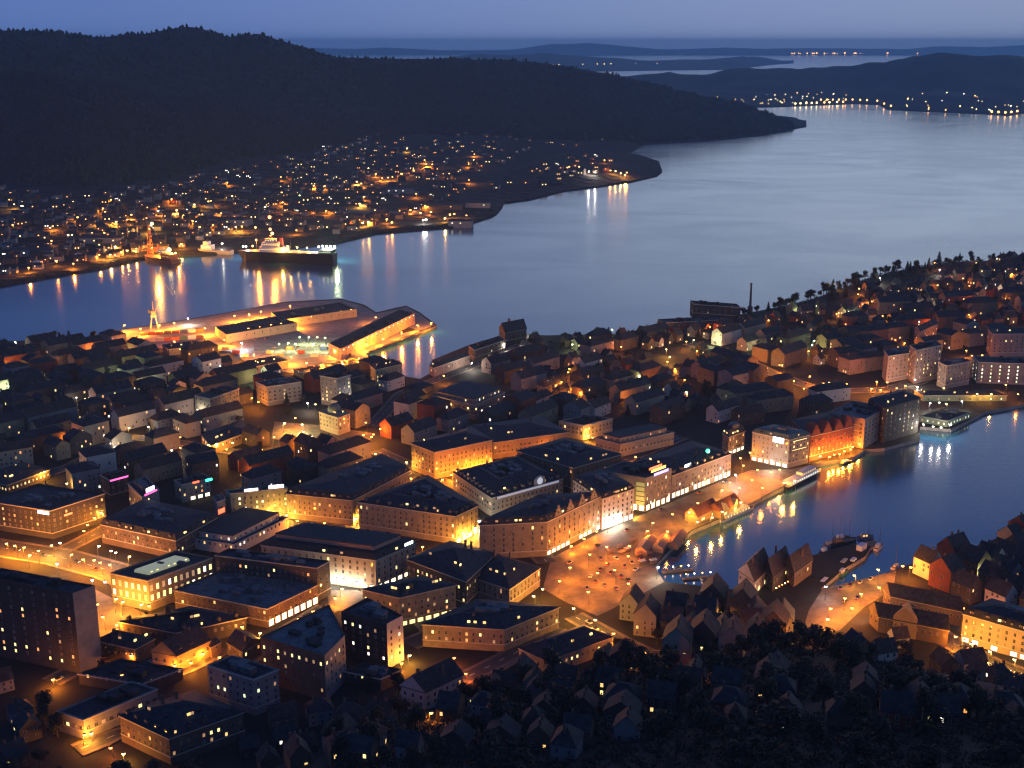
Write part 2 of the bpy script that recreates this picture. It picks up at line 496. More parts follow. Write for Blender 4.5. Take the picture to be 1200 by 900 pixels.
DARKTRIM = mat('trim_dark', (0.08, 0.08, 0.08), .7, .2, .3)
FRAME = mat('window_frame', (0.35, 0.33, 0.3), .7, 0)
GLASS = mat('window_glass', (0.02, 0.022, 0.026), .12, 0, spec=.6)
def glow(name, col, st): return mat(name, (0.3, 0.3, 0.3), .5, 0, emit=col, strength=st)
LIT = {'warm': glow('lit_warm', (1.0, .62, .20), 1.5), 'yellow': glow('lit_yellow', (1.0, .80, .30), 1.9), 'orange': glow('lit_orange', (1.0, .40, .09), 1.4),
       'white': glow('lit_white', (1.0, .92, .74), 2.2), 'green': glow('lit_greenish', (.85, 1.0, .55), 1.6), 'dim': glow('lit_dim', (1.0, .55, .2), .5),
       'shop': glow('lit_shop', (1.0, .84, .52), 3.0), 'pinkish': glow('lit_pinkish', (1.0, .5, .38), .5)}
METAL = mat('dark_metal', (0.07, 0.07, 0.075), .5, .1, .5, metallic=.4)
PALEMETAL = mat('pale_metal', (0.4, 0.4, 0.4), .5, .1, .5)

# window meshes, shared by every window object
def win_mesh(name, glass):
    b = MB()
    b.box((0, 0, 0), (1.3, 0.14, 1.8), 0, 0)
    b.box((0, -0.05, 0), (1.1, 0.12, 1.6), 0, 1)
    b.box((0, -0.095, 0.25), (1.1, 0.06, 0.07), 0, 0)
    b.box((0, -0.095, -0.29), (0.07, 0.06, 1.02), 0, 0)
    return b.mesh(name, [FRAME, glass])
WIN = {k: win_mesh('window_' + k, m) for k, m in LIT.items()}
WIN['off'] = win_mesh('window_unlit', GLASS)
WIN['blind'] = win_mesh('window_blind', mat('window_blind', (.16, .15, .13), .6, 0)); WIN['sky'] = win_mesh('window_sky', mat('window_sky', (.05, .055, .065), .05, 0, spec=1))
def pane_mesh(name, glass):
    b = MB()
    b.box((0, 0, 0), (1.0, 0.16, 1.0), 0, 0); b.box((0, -0.06, 0), (0.92, 0.12, 0.9), 0, 1)
    return b.mesh(name, [DARKTRIM, glass])
PANE = {k: pane_mesh('shop_window_' + k, m) for k, m in LIT.items()}

# ================================================================== labels: every thing gets its own
PEND = []
def pend(o, base, cat, group=None, own=False):
    """base label; told apart at the end by its order from the left where several share it"""
    o['category'] = cat
    if group: o['group'] = group
    PEND.append((o, base, own)); return o
_ONES = ['', 'first', 'second', 'third', 'fourth', 'fifth', 'sixth', 'seventh', 'eighth', 'ninth', 'tenth', 'eleventh', 'twelfth', 'thirteenth',
         'fourteenth', 'fifteenth', 'sixteenth', 'seventeenth', 'eighteenth', 'nineteenth']
_TENS = {2: 'twent', 3: 'thirt', 4: 'fort', 5: 'fift', 6: 'sixt', 7: 'sevent', 8: 'eight', 9: 'ninet'}
def ordinal(n):
    if n < 20: return _ONES[n]
    t = _TENS[n // 10]
    return t + 'ieth' if n % 10 == 0 else t + 'y-' + _ONES[n % 10]
def settle_labels():
    bpy.context.view_layer.update()
    by = {}
    for o, base, own in PEND: by.setdefault(base, []).append((o, own))
    for base, os_ in by.items():
        if len(os_) == 1 or os_[0][1]:
            for o, _ in os_: o['label'] = base
            continue
        os_.sort(key=lambda t: PX(t[0].location)[0])
        n = len(os_)
        for i, (o, _) in enumerate(os_):
            o['label'] = base + (', leftmost' if i == 0 else ', rightmost' if i == n - 1 else ', ' + ordinal(i + 1) + ' from the left')

# ================================================================== geometry of a block
def inset(poly, t):
    n = len(poly); out = []
    for i in range(n):
        p0, p1, p2 = Vector(poly[i - 1][:2]), Vector(poly[i][:2]), Vector(poly[(i + 1) % n][:2])
        d1 = (p1 - p0).normalized(); d2 = (p2 - p1).normalized()
        n1 = Vector((-d1.y, d1.x)); n2 = Vector((-d2.y, d2.x))
        k = 1 + n1.dot(n2)
        m = (n1 + n2) / max(k, .25)
        out.append((p1 + m * t))
    return out
def at_z(poly, z): return [(p[0], p[1], z) for p in poly]
def edge_len(p, i): return (Vector(p[i][:2]) - Vector(p[(i + 1) % len(p)][:2])).length
EXCL = []            # footprints other things must keep off
def roof_units(rt, quad, z, n, rnd, m):
    q = inset(quad, 3)
    for k in range(n * 2 + 2):
        u, v = .15 + .7 * rnd.random(), .15 + .7 * rnd.random()
        a = Vector(q[0]) * (1 - u) + Vector(q[1]) * u; b = Vector(q[3]) * (1 - u) + Vector(q[2]) * u
        p = a * (1 - v) + b * v
        e = Vector(quad[1][:2]) - Vector(quad[0][:2]); rz = math.atan2(e.y, e.x)
        w, d, h = rnd.uniform(1.5, 7.5), rnd.uniform(1.5, 5), rnd.uniform(.8, 3.0)
        MB().box((p.x, p.y, z + h / 2), (w, d, h), rz).build('roof_unit', m, rt)
def put_windows(rt, a, b, z0, z1, storey, spacing, lit, kinds, rnd, lim, w=1.0, h=1.0, rows=None, name='window', first=1.0, rowlit=None, off=True):
    """one object per window along the face a -> b (local coordinates)"""
    a = Vector(a[:2]); b = Vector(b[:2]); L = (b - a).length; d = (b - a) / L; nrm = Vector((d.y, -d.x)); rz = math.atan2(d.y, d.x)
    cols = max(1, int((L - 1.5) / spacing)); nr = rows or max(1, int((z1 - z0 - first) / storey))
    for r in range(nr):
        z = z0 + first + storey * (r + .5)
        for c in range(cols):
            if lim[0] <= 0: return
            pr = min(1, lit * 3.0) if rowlit is None or r not in rowlit else rowlit[r]
            on = rnd.random() < pr
            if not on and not off: continue
            p = a + d * (L * (c + .5) / cols) + nrm * .05
            o = link(name, WIN[(rnd.choice(kinds) if rnd.random() < .72 else 'dim') if on else rnd.choice(('off', 'off', 'off', 'blind', 'sky'))], rt, (p.x, p.y, z))
            o.rotation_euler = (0, 0, rz); o.scale = (w, 1, h)
            lim[0] -= 1
def put_shops(rt, a, b, z0, rnd, kind='shop', spacing=4.6, w=3.4, h=2.5, gap=.12):
    a = Vector(a[:2]); b = Vector(b[:2]); L = (b - a).length; d = (b - a) / L; nrm = Vector((d.y, -d.x)); rz = math.atan2(d.y, d.x)
    n = max(1, int(L / spacing))
    for c in range(n):
        if rnd.random() < gap: continue
        p = a + d * (L * (c + .5) / n) + nrm * .06
        o = link('shop_window', PANE[kind], rt, (p.x, p.y, z0 + .5 + h / 2)); o.rotation_euler = (0, 0, rz); o.scale = (w, 1, h)
def put_dormers(rt, a, b, z, inward, n, rnd, m, lit=.1):
    a = Vector(a[:2]); b = Vector(b[:2]); L = (b - a).length; d = (b - a) / L; nrm = Vector((d.y, -d.x)); rz = math.atan2(d.y, d.x)
    for c in range(n):
        p = a + d * (L * (c + .5) / n) - nrm * inward
        mb = MB(); mb.box((0, 0, 0), (1.7, 2.2, 1.9), 0, 0)
        mb.add([(-1.05, -1.25, .95), (1.05, -1.25, .95), (1.05, 1.2, .95), (-1.05, 1.2, .95), (0, -1.25, 1.75), (0, 1.2, 1.75)], [(0, 1, 4), (2, 3, 5), (1, 2, 5, 4), (3, 0, 4, 5), (3, 2, 1, 0)], 1)
        o = mb.build('dormer', m, rt, (p.x, p.y, z)); o.rotation_euler = (0, 0, rz)
        wn_ = link('window', WIN[rnd.choice(('warm', 'yellow')) if rnd.random() < lit else 'off'], o, (0, -1.1, .05)); wn_.scale = (.85, 1, .75)

def building(L, F, R_, B=None, base=None, H=None, name='town_block', label='', cat='building', wall='cream', roof='slate', style='hip', rh=4.0, lit=.05,
             kinds=('warm', 'yellow', 'orange'), storey=3.4, spacing=3.3, shops='', shopkind='shop', dormers=0, units=6, cornice=True, seed=0, lim=100, ww=1.0, wh=1.0,
             rowlit=None, setback=None, z0=None, first=3.6, chimneys=2, group=None, faces='LR', shop_h=2.5, off=True, endwall=None):
    rnd = random.Random(seed or int(F[0] * 7 + F[1] * 13))
    if z0 is None: z0 = BASE if base is None else hcity(*G(F[0], base)[:2])
    if base is not None:
        g = G(F[0], base, z0); ze = h_at(F[1], g.y)
    else:
        ze = z0 + H
    P = [G(*L, ze), G(*F, ze), G(*R_, ze)]
    P.append(G(*B, ze) if B else P[0] + P[2] - P[1])
    EXCL.append([(p.x, p.y) for p in P])
    org = Vector((P[1].x, P[1].y, z0))
    q = [(p.x - org.x, p.y - org.y) for p in P]
    h = ze - z0
    rt = empty(name, org); pend(rt, label, cat, group)
    wm_, rm_ = WALL[wall], ROOF[roof]
    w = MB()
    if style == 'flat':
        o4, i4 = q, inset(q, .45)
        w.loft(at_z(o4, -3), at_z(o4, h), cap=False); k = len(w.v); n = 4
        w.add(at_z(o4, h) + at_z(i4, h) + at_z(i4, h - 1.0), [(i, (i + 1) % 4, 4 + (i + 1) % 4, 4 + i) for i in range(4)] + [(4 + i, 4 + (i + 1) % 4, 8 + (i + 1) % 4, 8 + i) for i in range(4)])
        w.build('wall', wm_, rt)
        MB().prism(inset(q, .3), h - 1.3, h - .9).build('roof', rm_, rt)
        roof_units(rt, q, h - .9, units, rnd, ROOF['pale'] if rnd.random() < .5 else ROOF['tar'])
    else:
        w.prism(q, -3, h); w.build('wall', wm_, rt)
        r = MB(); out = inset(q, -.55)
        short = min(edge_len(q, 0) + edge_len(q, 2), edge_len(q, 1) + edge_len(q, 3)) / 2
        if style == 'gable':
            i = 0 if edge_len(out, 0) >= edge_len(out, 1) else 1
            a, b, c, d = [out[(i + k) % 4] for k in range(4)]
            m1 = (b + c) / 2; m2 = (d + a) / 2
            r.add([(*a, h), (*b, h), (*c, h), (*d, h), (*m1, h + rh), (*m2, h + rh), (*a, h - .4), (*b, h - .4), (*c, h - .4), (*d, h - .4)],
                  [(0, 1, 4, 5), (2, 3, 5, 4), (1, 2, 4), (3, 0, 5), (6, 7, 1, 0), (7, 8, 2, 1), (8, 9, 3, 2), (9, 6, 0, 3), (9, 8, 7, 6)])
            qi = inset(q, -.02); a, b, c, d = [qi[(i + k) % 4] for k in range(4)]
            g2 = inset(q, -.6)
            A, B_, C_, D_ = [g2[(i + k) % 4] for k in range(4)]
            gm = MB()
            gm.add([(*B_, h + .05), (*C_, h + .05), (*((B_ + C_) / 2), h + rh - .35)], [(0, 1, 2)])
            gm.add([(*D_, h + .05), (*A, h + .05), (*((D_ + A) / 2), h + rh - .35)], [(0, 1, 2)])
            gm.build('gable', wm_, rt)
        elif style == 'court':
            t = short * .24
            p1 = inset(q, t); p2 = inset(q, t * 1.7)
            r.loft(at_z(out, h), at_z(p1, h + rh), cap=False); r.loft(at_z(p1, h + rh), at_z(p2, h + rh * .45), cap=False)
            r.loft(at_z(p2, h + rh * .45), at_z(inset(q, t * 1.72), h - 6), cap=True)
            r.add(at_z(out, h), [(3, 2, 1, 0)])
        elif style == 'mansard':
            p1 = inset(q, 1.5); p2 = inset(q, short * .42)
            r.loft(at_z(out, h), at_z(p1, h + rh * .7), cap=False); r.loft(at_z(p1, h + rh * .7), at_z(p2, h + rh))
            r.add(at_z(out, h), [(3, 2, 1, 0)])
        else:
            p2 = inset(q, short * .46)
            r.loft(at_z(out, h), at_z(p2, h + rh)); r.add(at_z(out, h), [(3, 2, 1, 0)])
        r.build('roof', rm_, rt)
        for k in range(chimneys):
            i = rnd.randrange(4); a = Vector(q[i]); b = Vector(q[(i + 1) % 4]); c = (Vector(q[0]) + Vector(q[1]) + Vector(q[2]) + Vector(q[3])) / 4
            p = (a + (b - a) * rnd.uniform(.2, .8)); p = p + (c - p) * rnd.uniform(.35, .6)
            e = b - a
            MB().box((p.x, p.y, h + rh * .6), (1.2, .9, rh * .9 + 1.5), math.atan2(e.y, e.x)).build('chimney', WALL['brown'], rt)
        if units and style in ('court', 'mansard'):
            roof_units(rt, inset(q, short * .2), h + rh * .75, units, rnd, ROOF['pale'])
    if style in ('hip', 'mansard', 'court') and lit > 0 and max(edge_len(q, 0), edge_len(q, 1)) > 20:
        cc_ = sum((Vector(v) for v in q), Vector((0, 0))) / 4
        for k in range(6):
            i = k % 2; a = Vector(q[i]); b = Vector(q[i + 1]); dd = (b - a).normalized(); nn = Vector((dd.y, -dd.x))
            t = .34 if style != 'hip' else .5
            if style == 'court': rise, run = rh, short * .24
            elif style == 'mansard': rise, run = rh * .7, 1.5 + .55
            else: rise, run = rh, short * .46 + .55
            ps = a + dd * ((b - a).length * rnd.uniform(.2, .8)) - nn * (run * t - .55)
            w_ = MB().box((0, 0, 0), (1.5, .5, 1.1)).build('rooflight', [LIT[rnd.choice(('yellow', 'warm', 'dim'))] if rnd.random() < .55 else GLASS], rt, (ps.x, ps.y, h + rise * t + .5)); w_.rotation_euler = (0, 0, math.atan2(dd.y, dd.x))
    if cornice:
        co, ci = inset(q, -.35), inset(q, .2)
        c = MB(); zc = h - .75
        c.loft(at_z(co, zc), at_z(co, zc + .55), cap=False)
        c.add(at_z(co, zc) + at_z(ci, zc), [(4 + i, 4 + (i + 1) % 4, (i + 1) % 4, i) for i in range(4)])
        c.add(at_z(co, zc + .55) + at_z(ci, zc + .55), [(i, (i + 1) % 4, 4 + (i + 1) % 4, 4 + i) for i in range(4)])
        c.build('cornice', TRIM, rt)
        if h > 9:
            zc = first + .1
            c = MB(); co = inset(q, -.18)
            c.loft(at_z(co, zc), at_z(co, zc + .4), cap=True); c.add(at_z(co, zc), [(3, 2, 1, 0)]); c.build('string_course', TRIM, rt)
    la, lb = edge_len(q, 0), edge_len(q, 1)
    lims = [lim]
    ff = []
    if 'L' in faces: ff.append((q[0], q[1]))
    if 'R' in faces: ff.append((q[1], q[2]))
    tot = sum((Vector(b) - Vector(a)).length for a, b in ff); nr = max(1, int((h - first - .6) / storey))
    sp = max(spacing, tot * nr / max(1, lim * .98)) if off else spacing
    for a, b in ff:
        put_windows(rt, a, b, 0, h - .6, storey, sp, lit, kinds, rnd, lims, ww, wh, first=first, rowlit=rowlit, rows=nr, off=off)
    if 'L' in shops: put_shops(rt, q[0], q[1], 0, rnd, shopkind, h=shop_h)
    if 'R' in shops: put_shops(rt, q[1], q[2], 0, rnd, shopkind, h=shop_h)
    if dormers and style in ('mansard', 'hip', 'court', 'gable'):
        dz = h + 1.2; inw = 1.3 if style == 'mansard' else 2.2
        for a, b in ff:
            n = min(dormers, max(1, int((Vector(b) - Vector(a)).length / 5.5)))
            put_dormers(rt, a, b, dz, inw, n, rnd, [wm_, rm_], lit=min(.5, lit * 2))
    if endwall:
        ew = MB(); a, b = Vector(q[1]), Vector(q[2]); dd = (b - a).normalized(); nn = Vector((dd.y, -dd.x)) * .12
        ew.loft([(*(a + nn), -1), (*(b + nn), -1), (*(b + nn * .2), -1), (*(a + nn * .2), -1)], [(*(a + nn), h), (*(b + nn), h), (*(b + nn * .2), h), (*(a + nn * .2), h)]); ew.build('end_wall', WALL[endwall], rt)
    if setback:
        t, hs, wl = setback
        s4 = inset(q, t)
        b = MB().prism(s4, h - 1.2, h + hs); b.build('penthouse', WALL[wl], rt)
        MB().prism(inset(s4, -.4), h + hs, h + hs + .5).build('roof', rm_, rt)
        l2 = [24]
        put_windows(rt, s4[0], s4[1], h - .6, h + hs, hs, sp * 1.3, lit * 1.5, kinds, rnd, l2, first=0, rows=1)
        put_windows(rt, s4[1], s4[2], h - .6, h + hs, hs, sp * 1.3, lit * 1.5, kinds, rnd, l2, first=0, rows=1)
    rt['dims'] = '%.0f x %.0f x %.0f' % (la, lb, h)
    return rt, q, h
def sign_on(rt, a, b, f, z, w, h, m, out=.4, name='sign', d=.35):
    a = Vector(a[:2]); b = Vector(b[:2]); dd = (b - a).normalized(); nrm = Vector((dd.y, -dd.x)); p = a + (b - a) * f + nrm * out
    mb = MB(); mb.box((0, 0, 0), (w, d, h), 0, 0); mb.box((0, -d / 2, 0), (w * .96, .1, h * .88), 0, 1)
    o = mb.build(name, [DARKTRIM, m], rt, (p.x, p.y, z)); o.rotation_euler = (0, 0, math.atan2(dd.y, dd.x)); return o

# ================================================================== squares, streets, quays
def ground_patch(name, pts, m, dz):
    poly = [G(*p) for p in pts]
    o = MB().add([(p.x, p.y, BASE + dz) for p in poly], [tuple(range(len(poly)))]).build(name, m)
    o['kind'] = 'structure'
    EXCL.append([(p.x, p.y) for p in poly])
    return o
_rz = [0.10]
ROADS = []
def road(pts, width, m=None, walk=2.2, name='road', marks=True):
    P = [G(*p) for p in pts]; Q = []
    for a, b in zip(P, P[1:]):
        k = max(1, int((b - a).length / 10))
        for j in range(k): Q.append(a + (b - a) * (j / k))
    Q.append(P[-1]); _rz[0] += .012; z = _rz[0]
    ROADS.append(([(p.x, p.y) for p in P], width / 2 + walk))
    def ribbon(nm, o1, o2, dz, mm, th=0):
        b = MB(); n = len(Q)
        for i, p in enumerate(Q):
            t = (Q[min(n - 1, i + 1)] - Q[max(0, i - 1)]); t.z = 0; t.normalize(); nn = Vector((-t.y, t.x, 0))
            for o_ in (o1, o2):
                w_ = p + nn * o_; b.v.append((w_.x, w_.y, hcity(w_.x, w_.y) + dz))
        for i in range(n - 1):
            b.f.append([2 * i, 2 * i + 2, 2 * i + 3, 2 * i + 1][::-1] if o1 < o2 else [2 * i, 2 * i + 2, 2 * i + 3, 2 * i + 1]); b.m.append(0)
        if th:
            k = len(b.v); e = [(v[0], v[1], v[2] - th) for v in b.v]; b.v += e
            for i in range(n - 1):
                for s_ in (0, 1):
                    b.f.append([2 * i + s_, 2 * i + 2 + s_, k + 2 * i + 2 + s_, k + 2 * i + s_]); b.m.append(0)
        o = b.build(nm, mm); o['kind'] = 'structure'
    ribbon(name, -width / 2, width / 2, z, m or asphalt)
    if walk:
        ribbon('pavement', width / 2, width / 2 + walk, z + .13, cobble, .3)
        ribbon('pavement', -width / 2 - walk, -width / 2, z + .13, cobble, .3)
    if marks:
        b = MB(); acc = 0
        for a, c in zip(Q, Q[1:]):
            t = (c - a); l = t.length
            if l < 4: continue
            t.normalize(); nn = Vector((-t.y, t.x, 0)); m0 = a + t * 2; m1 = a + t * min(l, 5.5)
            zz = [hcity(v.x, v.y) + z + .012 for v in (m0, m1)]
            b.add([(*(m0 - nn * .12)[:2], zz[0]), (*(m1 - nn * .12)[:2], zz[1]), (*(m1 + nn * .12)[:2], zz[1]), (*(m0 + nn * .12)[:2], zz[0])], [(0, 1, 2, 3)])
        if b.v:
            o = b.build('road_markings', mat('road_paint', (.75, .75, .7), .7, 0)); o['kind'] = 'structure'
ground_patch('market_square', [(646, 654), (700, 626), (745, 607), (800, 596), (790, 632), (767, 663), (778, 682), (745, 700), (700, 722), (664, 706), (636, 690)], cobble, .05)
ground_patch('quay', [(738, 612), (745, 606), (800, 583), (860, 558), (880, 551), (925, 550), (948, 546), (917, 570), (883, 587), (867, 597), (810, 621), (788, 640), (770, 652), (776, 615)], cobble, .062)
ground_patch('wharf_square', [(964, 690), (1050, 669), (1047, 690), (1012, 712), (985, 738), (935, 758), (948, 715)], cobble, .05)
ground_patch('port_apron', [(143, 387), (250, 370), (330, 355), (400, 351.5), (426, 358.5), (441, 367.5), (463, 362.5), (476, 359.5), (490, 367), (509, 381), (428, 413), (440, 427), (385, 442), (300, 432), (270, 412), (190, 408), (150, 405)], quay_mat, .05)
ground_patch('theatre_square', [(322, 494), (372, 498), (440, 508), (425, 524), (372, 524), (318, 514)], cobble, .05)
ground_patch('library_square', [(110, 690), (130, 700), (176, 722), (208, 735), (160, 752), (114, 760)], cobble, .05)
ground_patch('shopping_square', [(384, 692), (441, 692), (478, 676), (470, 694), (432, 716), (386, 716)], cobble, .05)
ground_patch('hotel_square', [(764, 414), (796, 408), (814, 420), (802, 434), (770, 438)], cobble, .05)
road([(-60, 633), (0, 642), (70, 653), (130, 669), (180, 690)], 20)
road([(72, 646), (120, 622), (150, 604)], 9)
road([(442, 694), (500, 664), (545, 641), (563, 622), (540, 604)], 13)
road([(384, 712), (345, 737), (300, 764), (262, 790)], 11)
road([(416, 622), (424, 600), (486, 552), (500, 540)], 9)
road([(672, 722), (716, 746), (758, 768), (800, 786)], 9)
road([(1092, 740), (1160, 778), (1240, 806)], 12)
road([(806, 404), (862, 418), (905, 438), (950, 454), (1000, 458), (1040, 457), (1075, 448), (1125, 426), (1175, 418), (1260, 420)], 12)
road([(436, 500), (470, 462), (496, 451), (552, 430), (612, 404)], 9)
road([(486, 636), (436, 622), (340, 614), (262, 612)], 9)
road([(642, 660), (590, 606), (546, 572), (520, 566), (478, 545), (440, 528)], 10)
road([(560, 570), (668, 552), (730, 540), (800, 512)], 9)
road([(655, 735), (610, 762), (560, 788), (505, 812)], 8)
road([(478, 756), (508, 742), (496, 724)], 10, name='road', marks=False)
road([(60, 800), (112, 772), (150, 764), (204, 790), (262, 760)], 9)
road([(90, 880), (150, 856), (196, 880)], 8)
road([(0, 596), (-30, 580), (80, 548), (150, 512), (215, 520), (300, 534)], 9)

# ================================================================== the buildings one can tell apart
b1, q1, h1 = building((562, 615), (641, 611), (704, 581), base=652, name='market_block', label='long brown stone block with stepped gables facing the market square', wall='stone', style='mansard', rh=5, dormers=6, shops='R', lit=.03, wh=1.15)
for f in (.2, .42, .64, .86):                       # the gables over the square
    a, b = Vector(q1[1]), Vector(q1[2]); d = (b - a).normalized(); p = a + (b - a) * f; nrm = Vector((d.y, -d.x))
    g = MB()
    prof = [(-4.2, -1), (-4.2, 1), (-3, 1), (-3, 3), (-1.8, 3), (-1.8, 5), (-.7, 5), (-.7, 7), (.7, 7), (.7, 5), (1.8, 5), (1.8, 3), (3, 3), (3, 1), (4.2, 1), (4.2, -1)]
    n = len(prof)
    vs = [(p.x + d.x * u + nrm.x * .3, p.y + d.y * u + nrm.y * .3, h1 + v) for u, v in prof] + [(p.x + d.x * u - nrm.x * .5, p.y + d.y * u - nrm.y * .5, h1 + v) for u, v in prof]
    g.add(vs, [(i, n + i, n + (i + 1) % n, (i + 1) % n) for i in range(n)] + [tuple(range(n)), tuple(reversed(range(n, 2 * n)))])
    o = g.build('stepped_gable', WALL['stone'], b1)
    o2 = link('window', WIN['off'], o, (p.x + nrm.x * .33, p.y + nrm.y * .33, h1 + 2.6)); o2.rotation_euler = (0, 0, math.atan2(d.y, d.x))
b2, q2, h2 = building((672, 562), (706, 584), (743, 572), base=621, name='corner_block', label='pale block glowing pink over a white shopfront beside the square', wall='white', style='mansard', rh=4, dormers=4, shops='R', shopkind='white', shop_h=3.4, lit=.04)
b3, q3, h3 = building((700, 551), (757, 560), (787, 548.5), base=600, name='glass_corner_block', label='purple-grey block with green glass corner and red, yellow and blue roof sign', wall='grey', style='flat', shops='LR', lit=.06, kinds=('white', 'yellow'), cornice=False, ww=.8, wh=1.2, units=5, shop_h=4)
SIGN_RED = glow('sign_red', (1, .10, .03), 3.5); SIGN_YEL = glow('sign_yellow', (1, .62, .08), 4); SIGN_BLUE = glow('sign_blue', (.16, .2, 1), 3.5); SIGN_WHITE = glow('sign_white', (1, .95, 1), 4)
SIGN_PINK = glow('sign_pink', (1, .1, .35), 2.5); SIGN_GREEN = glow('sign_green', (.05, 1, .5), 4); GREENGLASS = glow('green_glass', (.22, .55, .12), .38)
sign_on(b3, q3[1], q3[2], .40, h3 + 4.6, 14, 1.7, SIGN_RED, -1.0); sign_on(b3, q3[1], q3[2], .5, h3 + 2.7, 16, 2.0, SIGN_YEL, -.6); sign_on(b3, q3[1], q3[2], .56, h3 + .2, 16, 2.2, SIGN_BLUE, .5)
for k in range(3):
    for r in range(5):
        sign_on(b3, q3[0], q3[1], .84 + .055 * k, 5.6 + r * 3.3, 2.0, 2.9, GREENGLASS, .12, 'glass_panel', .2)
b4, q4, h4 = building((742, 541), (787.5, 557), (857, 531), base=585, name='quay_hotel', label='long grey quayside block with dark roof and lit shop row', wall='grey', style='hip', rh=4, shops='R', lit=.04, kinds=('warm', 'white'), shop_h=3.6, dormers=8)
sign_on(b4, q4[1], q4[2], .28, h4 + 2.2, 7, 2.4, SIGN_WHITE, -1.5)
sg = MB().ball((0, 0, 0), 1.5, 10).build('green_lantern', SIGN_GREEN, b4, (q4[1][0] * .4 + q4[2][0] * .6, q4[1][1] * .4 + q4[2][1] * .6 + 4, h4 + 6.5))
MB().tube((0, 0, -6), (0, 0, -1.4), .15).build('mast', METAL, sg)
building((847, 507), (854, 512), (873, 505), base=534, name='narrow_block', label='narrow pale stone block with steep dark roof beside the quay', wall='stone', style='mansard', rh=6, shops='R', lit=.08)
b6, q6, h6 = building((882, 506), (925, 515), (949, 509), base=549, name='harbour_hotel', label='grey harbour hotel with glowing white sign high on its front', wall='grey', style='mansard', roof='copper', rh=4, lit=.06, kinds=('yellow', 'warm'), shops='L', units=2)
sign_on(b6, q6[0], q6[1], .72, h6 - 2.0, 9, 4.6, SIGN_WHITE, .3)
sign_on(b6, q6[1], q6[2], .5, h6 - 2.2, 15, .5, LIT['yellow'], .3, 'light_strip'); sign_on(b6, q6[1], q6[2], .5, h6 - 9, 15, .5, LIT['yellow'], .3, 'light_strip')
b7, q7, h7 = building((928, 492), (950, 511), (1001, 499), base=541, name='wharf_warehouse', label='old red brick wharf house with pointed gables lit orange from below', wall='red', style='hip', roof='tile', rh=4, lit=0, dormers=0, chimneys=0)
for f in (.12, .38, .64, .88):
    a, b = Vector(q7[1]), Vector(q7[2]); d = (b - a).normalized(); nrm = Vector((d.y, -d.x)); p = a + (b - a) * f; wd = (b - a).length * .12
    g = MB(); u = d * wd
    vs = [p - u + nrm * .3, p + u + nrm * .3, p + nrm * .3, p - u - nrm * 8, p + u - nrm * 8, p - nrm * 8]
    zz = [h7 - .5, h7 - .5, h7 + wd * 1.5, h7 - .5, h7 - .5, h7 + wd * 1.5]
    g.add([(v.x, v.y, z) for v, z in zip(vs, zz)], [(0, 1, 2), (4, 3, 5), (1, 4, 5, 2), (3, 0, 2, 5), (0, 3, 4, 1)]); g.build('pointed_gable', [WALL['red']], b7)
b8, q8, h8 = building((972, 482.5), (1014, 491), (1040, 477), base=526, name='orange_end_warehouse', label='big wharf warehouse with pale roof and orange-lit banded end wall', wall='pink', style='flat', roof='pale', lit=.0, units=4, cornice=False, ww=1.8, spacing=5)
for r in range(4): sign_on(b8, q8[0], q8[1], .5, 4 + r * (h8 - 5) / 4, 24, 1.0, TRIM, .2, 'floor_band', .4)
building((1018, 467), (1038, 477.5), (1079, 466), base=519, name='dark_warehouse', label='long dark brick warehouse standing straight out of the harbour water', wall='dark', style='hip', rh=4, lit=.03, dormers=0, cornice=False)
building((1078, 487), (1110, 493), (1137, 483), H=5.5, name='pier_pavilion', label='low flat pavilion with greenish lit front on the harbour pier', wall='green', style='flat', roof='tar', lit=.85, kinds=('green',), spacing=4, units=1, first=.6, storey=3.6, z0=2.5)
building((1140, 417), (1147, 424), (1230, 427), base=449, name='ferry_terminal', label='long two-storey ferry terminal with rows of greenish white lamps', wall='concrete', style='flat', roof='tar', lit=.75, kinds=('white', 'green'), spacing=7, units=2, first=1)
building((1072, 457), (1082, 463), (1180, 463), H=5.5, name='quay_shed', label='long low dark shed along the far quay edge', wall='green', style='hip', rh=2, lit=.1, kinds=('green',), spacing=8, z0=2.5, first=.5, chimneys=0)
building((1036, 410), (1041, 417), (1072, 412), base=449, name='apartment_block', label='pinkish slab of flats at the left end of the harbour row', wall='pink', style='flat', lit=.05, spacing=4)
building((1066, 404), (1074, 410), (1104, 404), base=450, name='apartment_block', label='tallest pinkish slab of flats with lit stairwell above the lamp-lit street', wall='pink', style='flat', lit=.14, kinds=('yellow', 'orange'), spacing=4)
building((1100, 424), (1110, 428), (1138, 423), base=456, name='apartment_block', label='grey cube-like block of flats at the corner of the bright street', wall='grey', style='flat', lit=.03, spacing=4)
building((1072, 384), (1078, 388), (1099, 379), base=404, name='apartment_block', label='pale block of flats behind the harbour row on the hill foot', wall='pink', style='gable', lit=.03, spacing=4)
building((1158, 385), (1164, 391), (1240, 390), base=418, name='apartment_block', label='long pink block behind the bright orange lamp at the hill foot', wall='pink', style='hip', rh=3, lit=.04, spacing=5)
building((482, 519), (509, 529.5), (577, 515), base=562, name='bank_building', label='massive bank block with broad front floodlit orange', wall='ochre', style='hip', rh=4, lit=.03, B=(552, 500), wh=1.2, units=0)
building((548, 499), (578, 518), (666, 506), base=538, name='long_block', label='long dark-roofed block stretching back from the orange floodlit bank', wall='ochre', style='hip', rh=4, lit=.03, units=0)
building((655, 493), (684, 498), (718, 490), base=516, name='arched_block', label='white-windowed office block with one glowing orange arch', wall='cream', style='flat', lit=.05, wh=1.2)
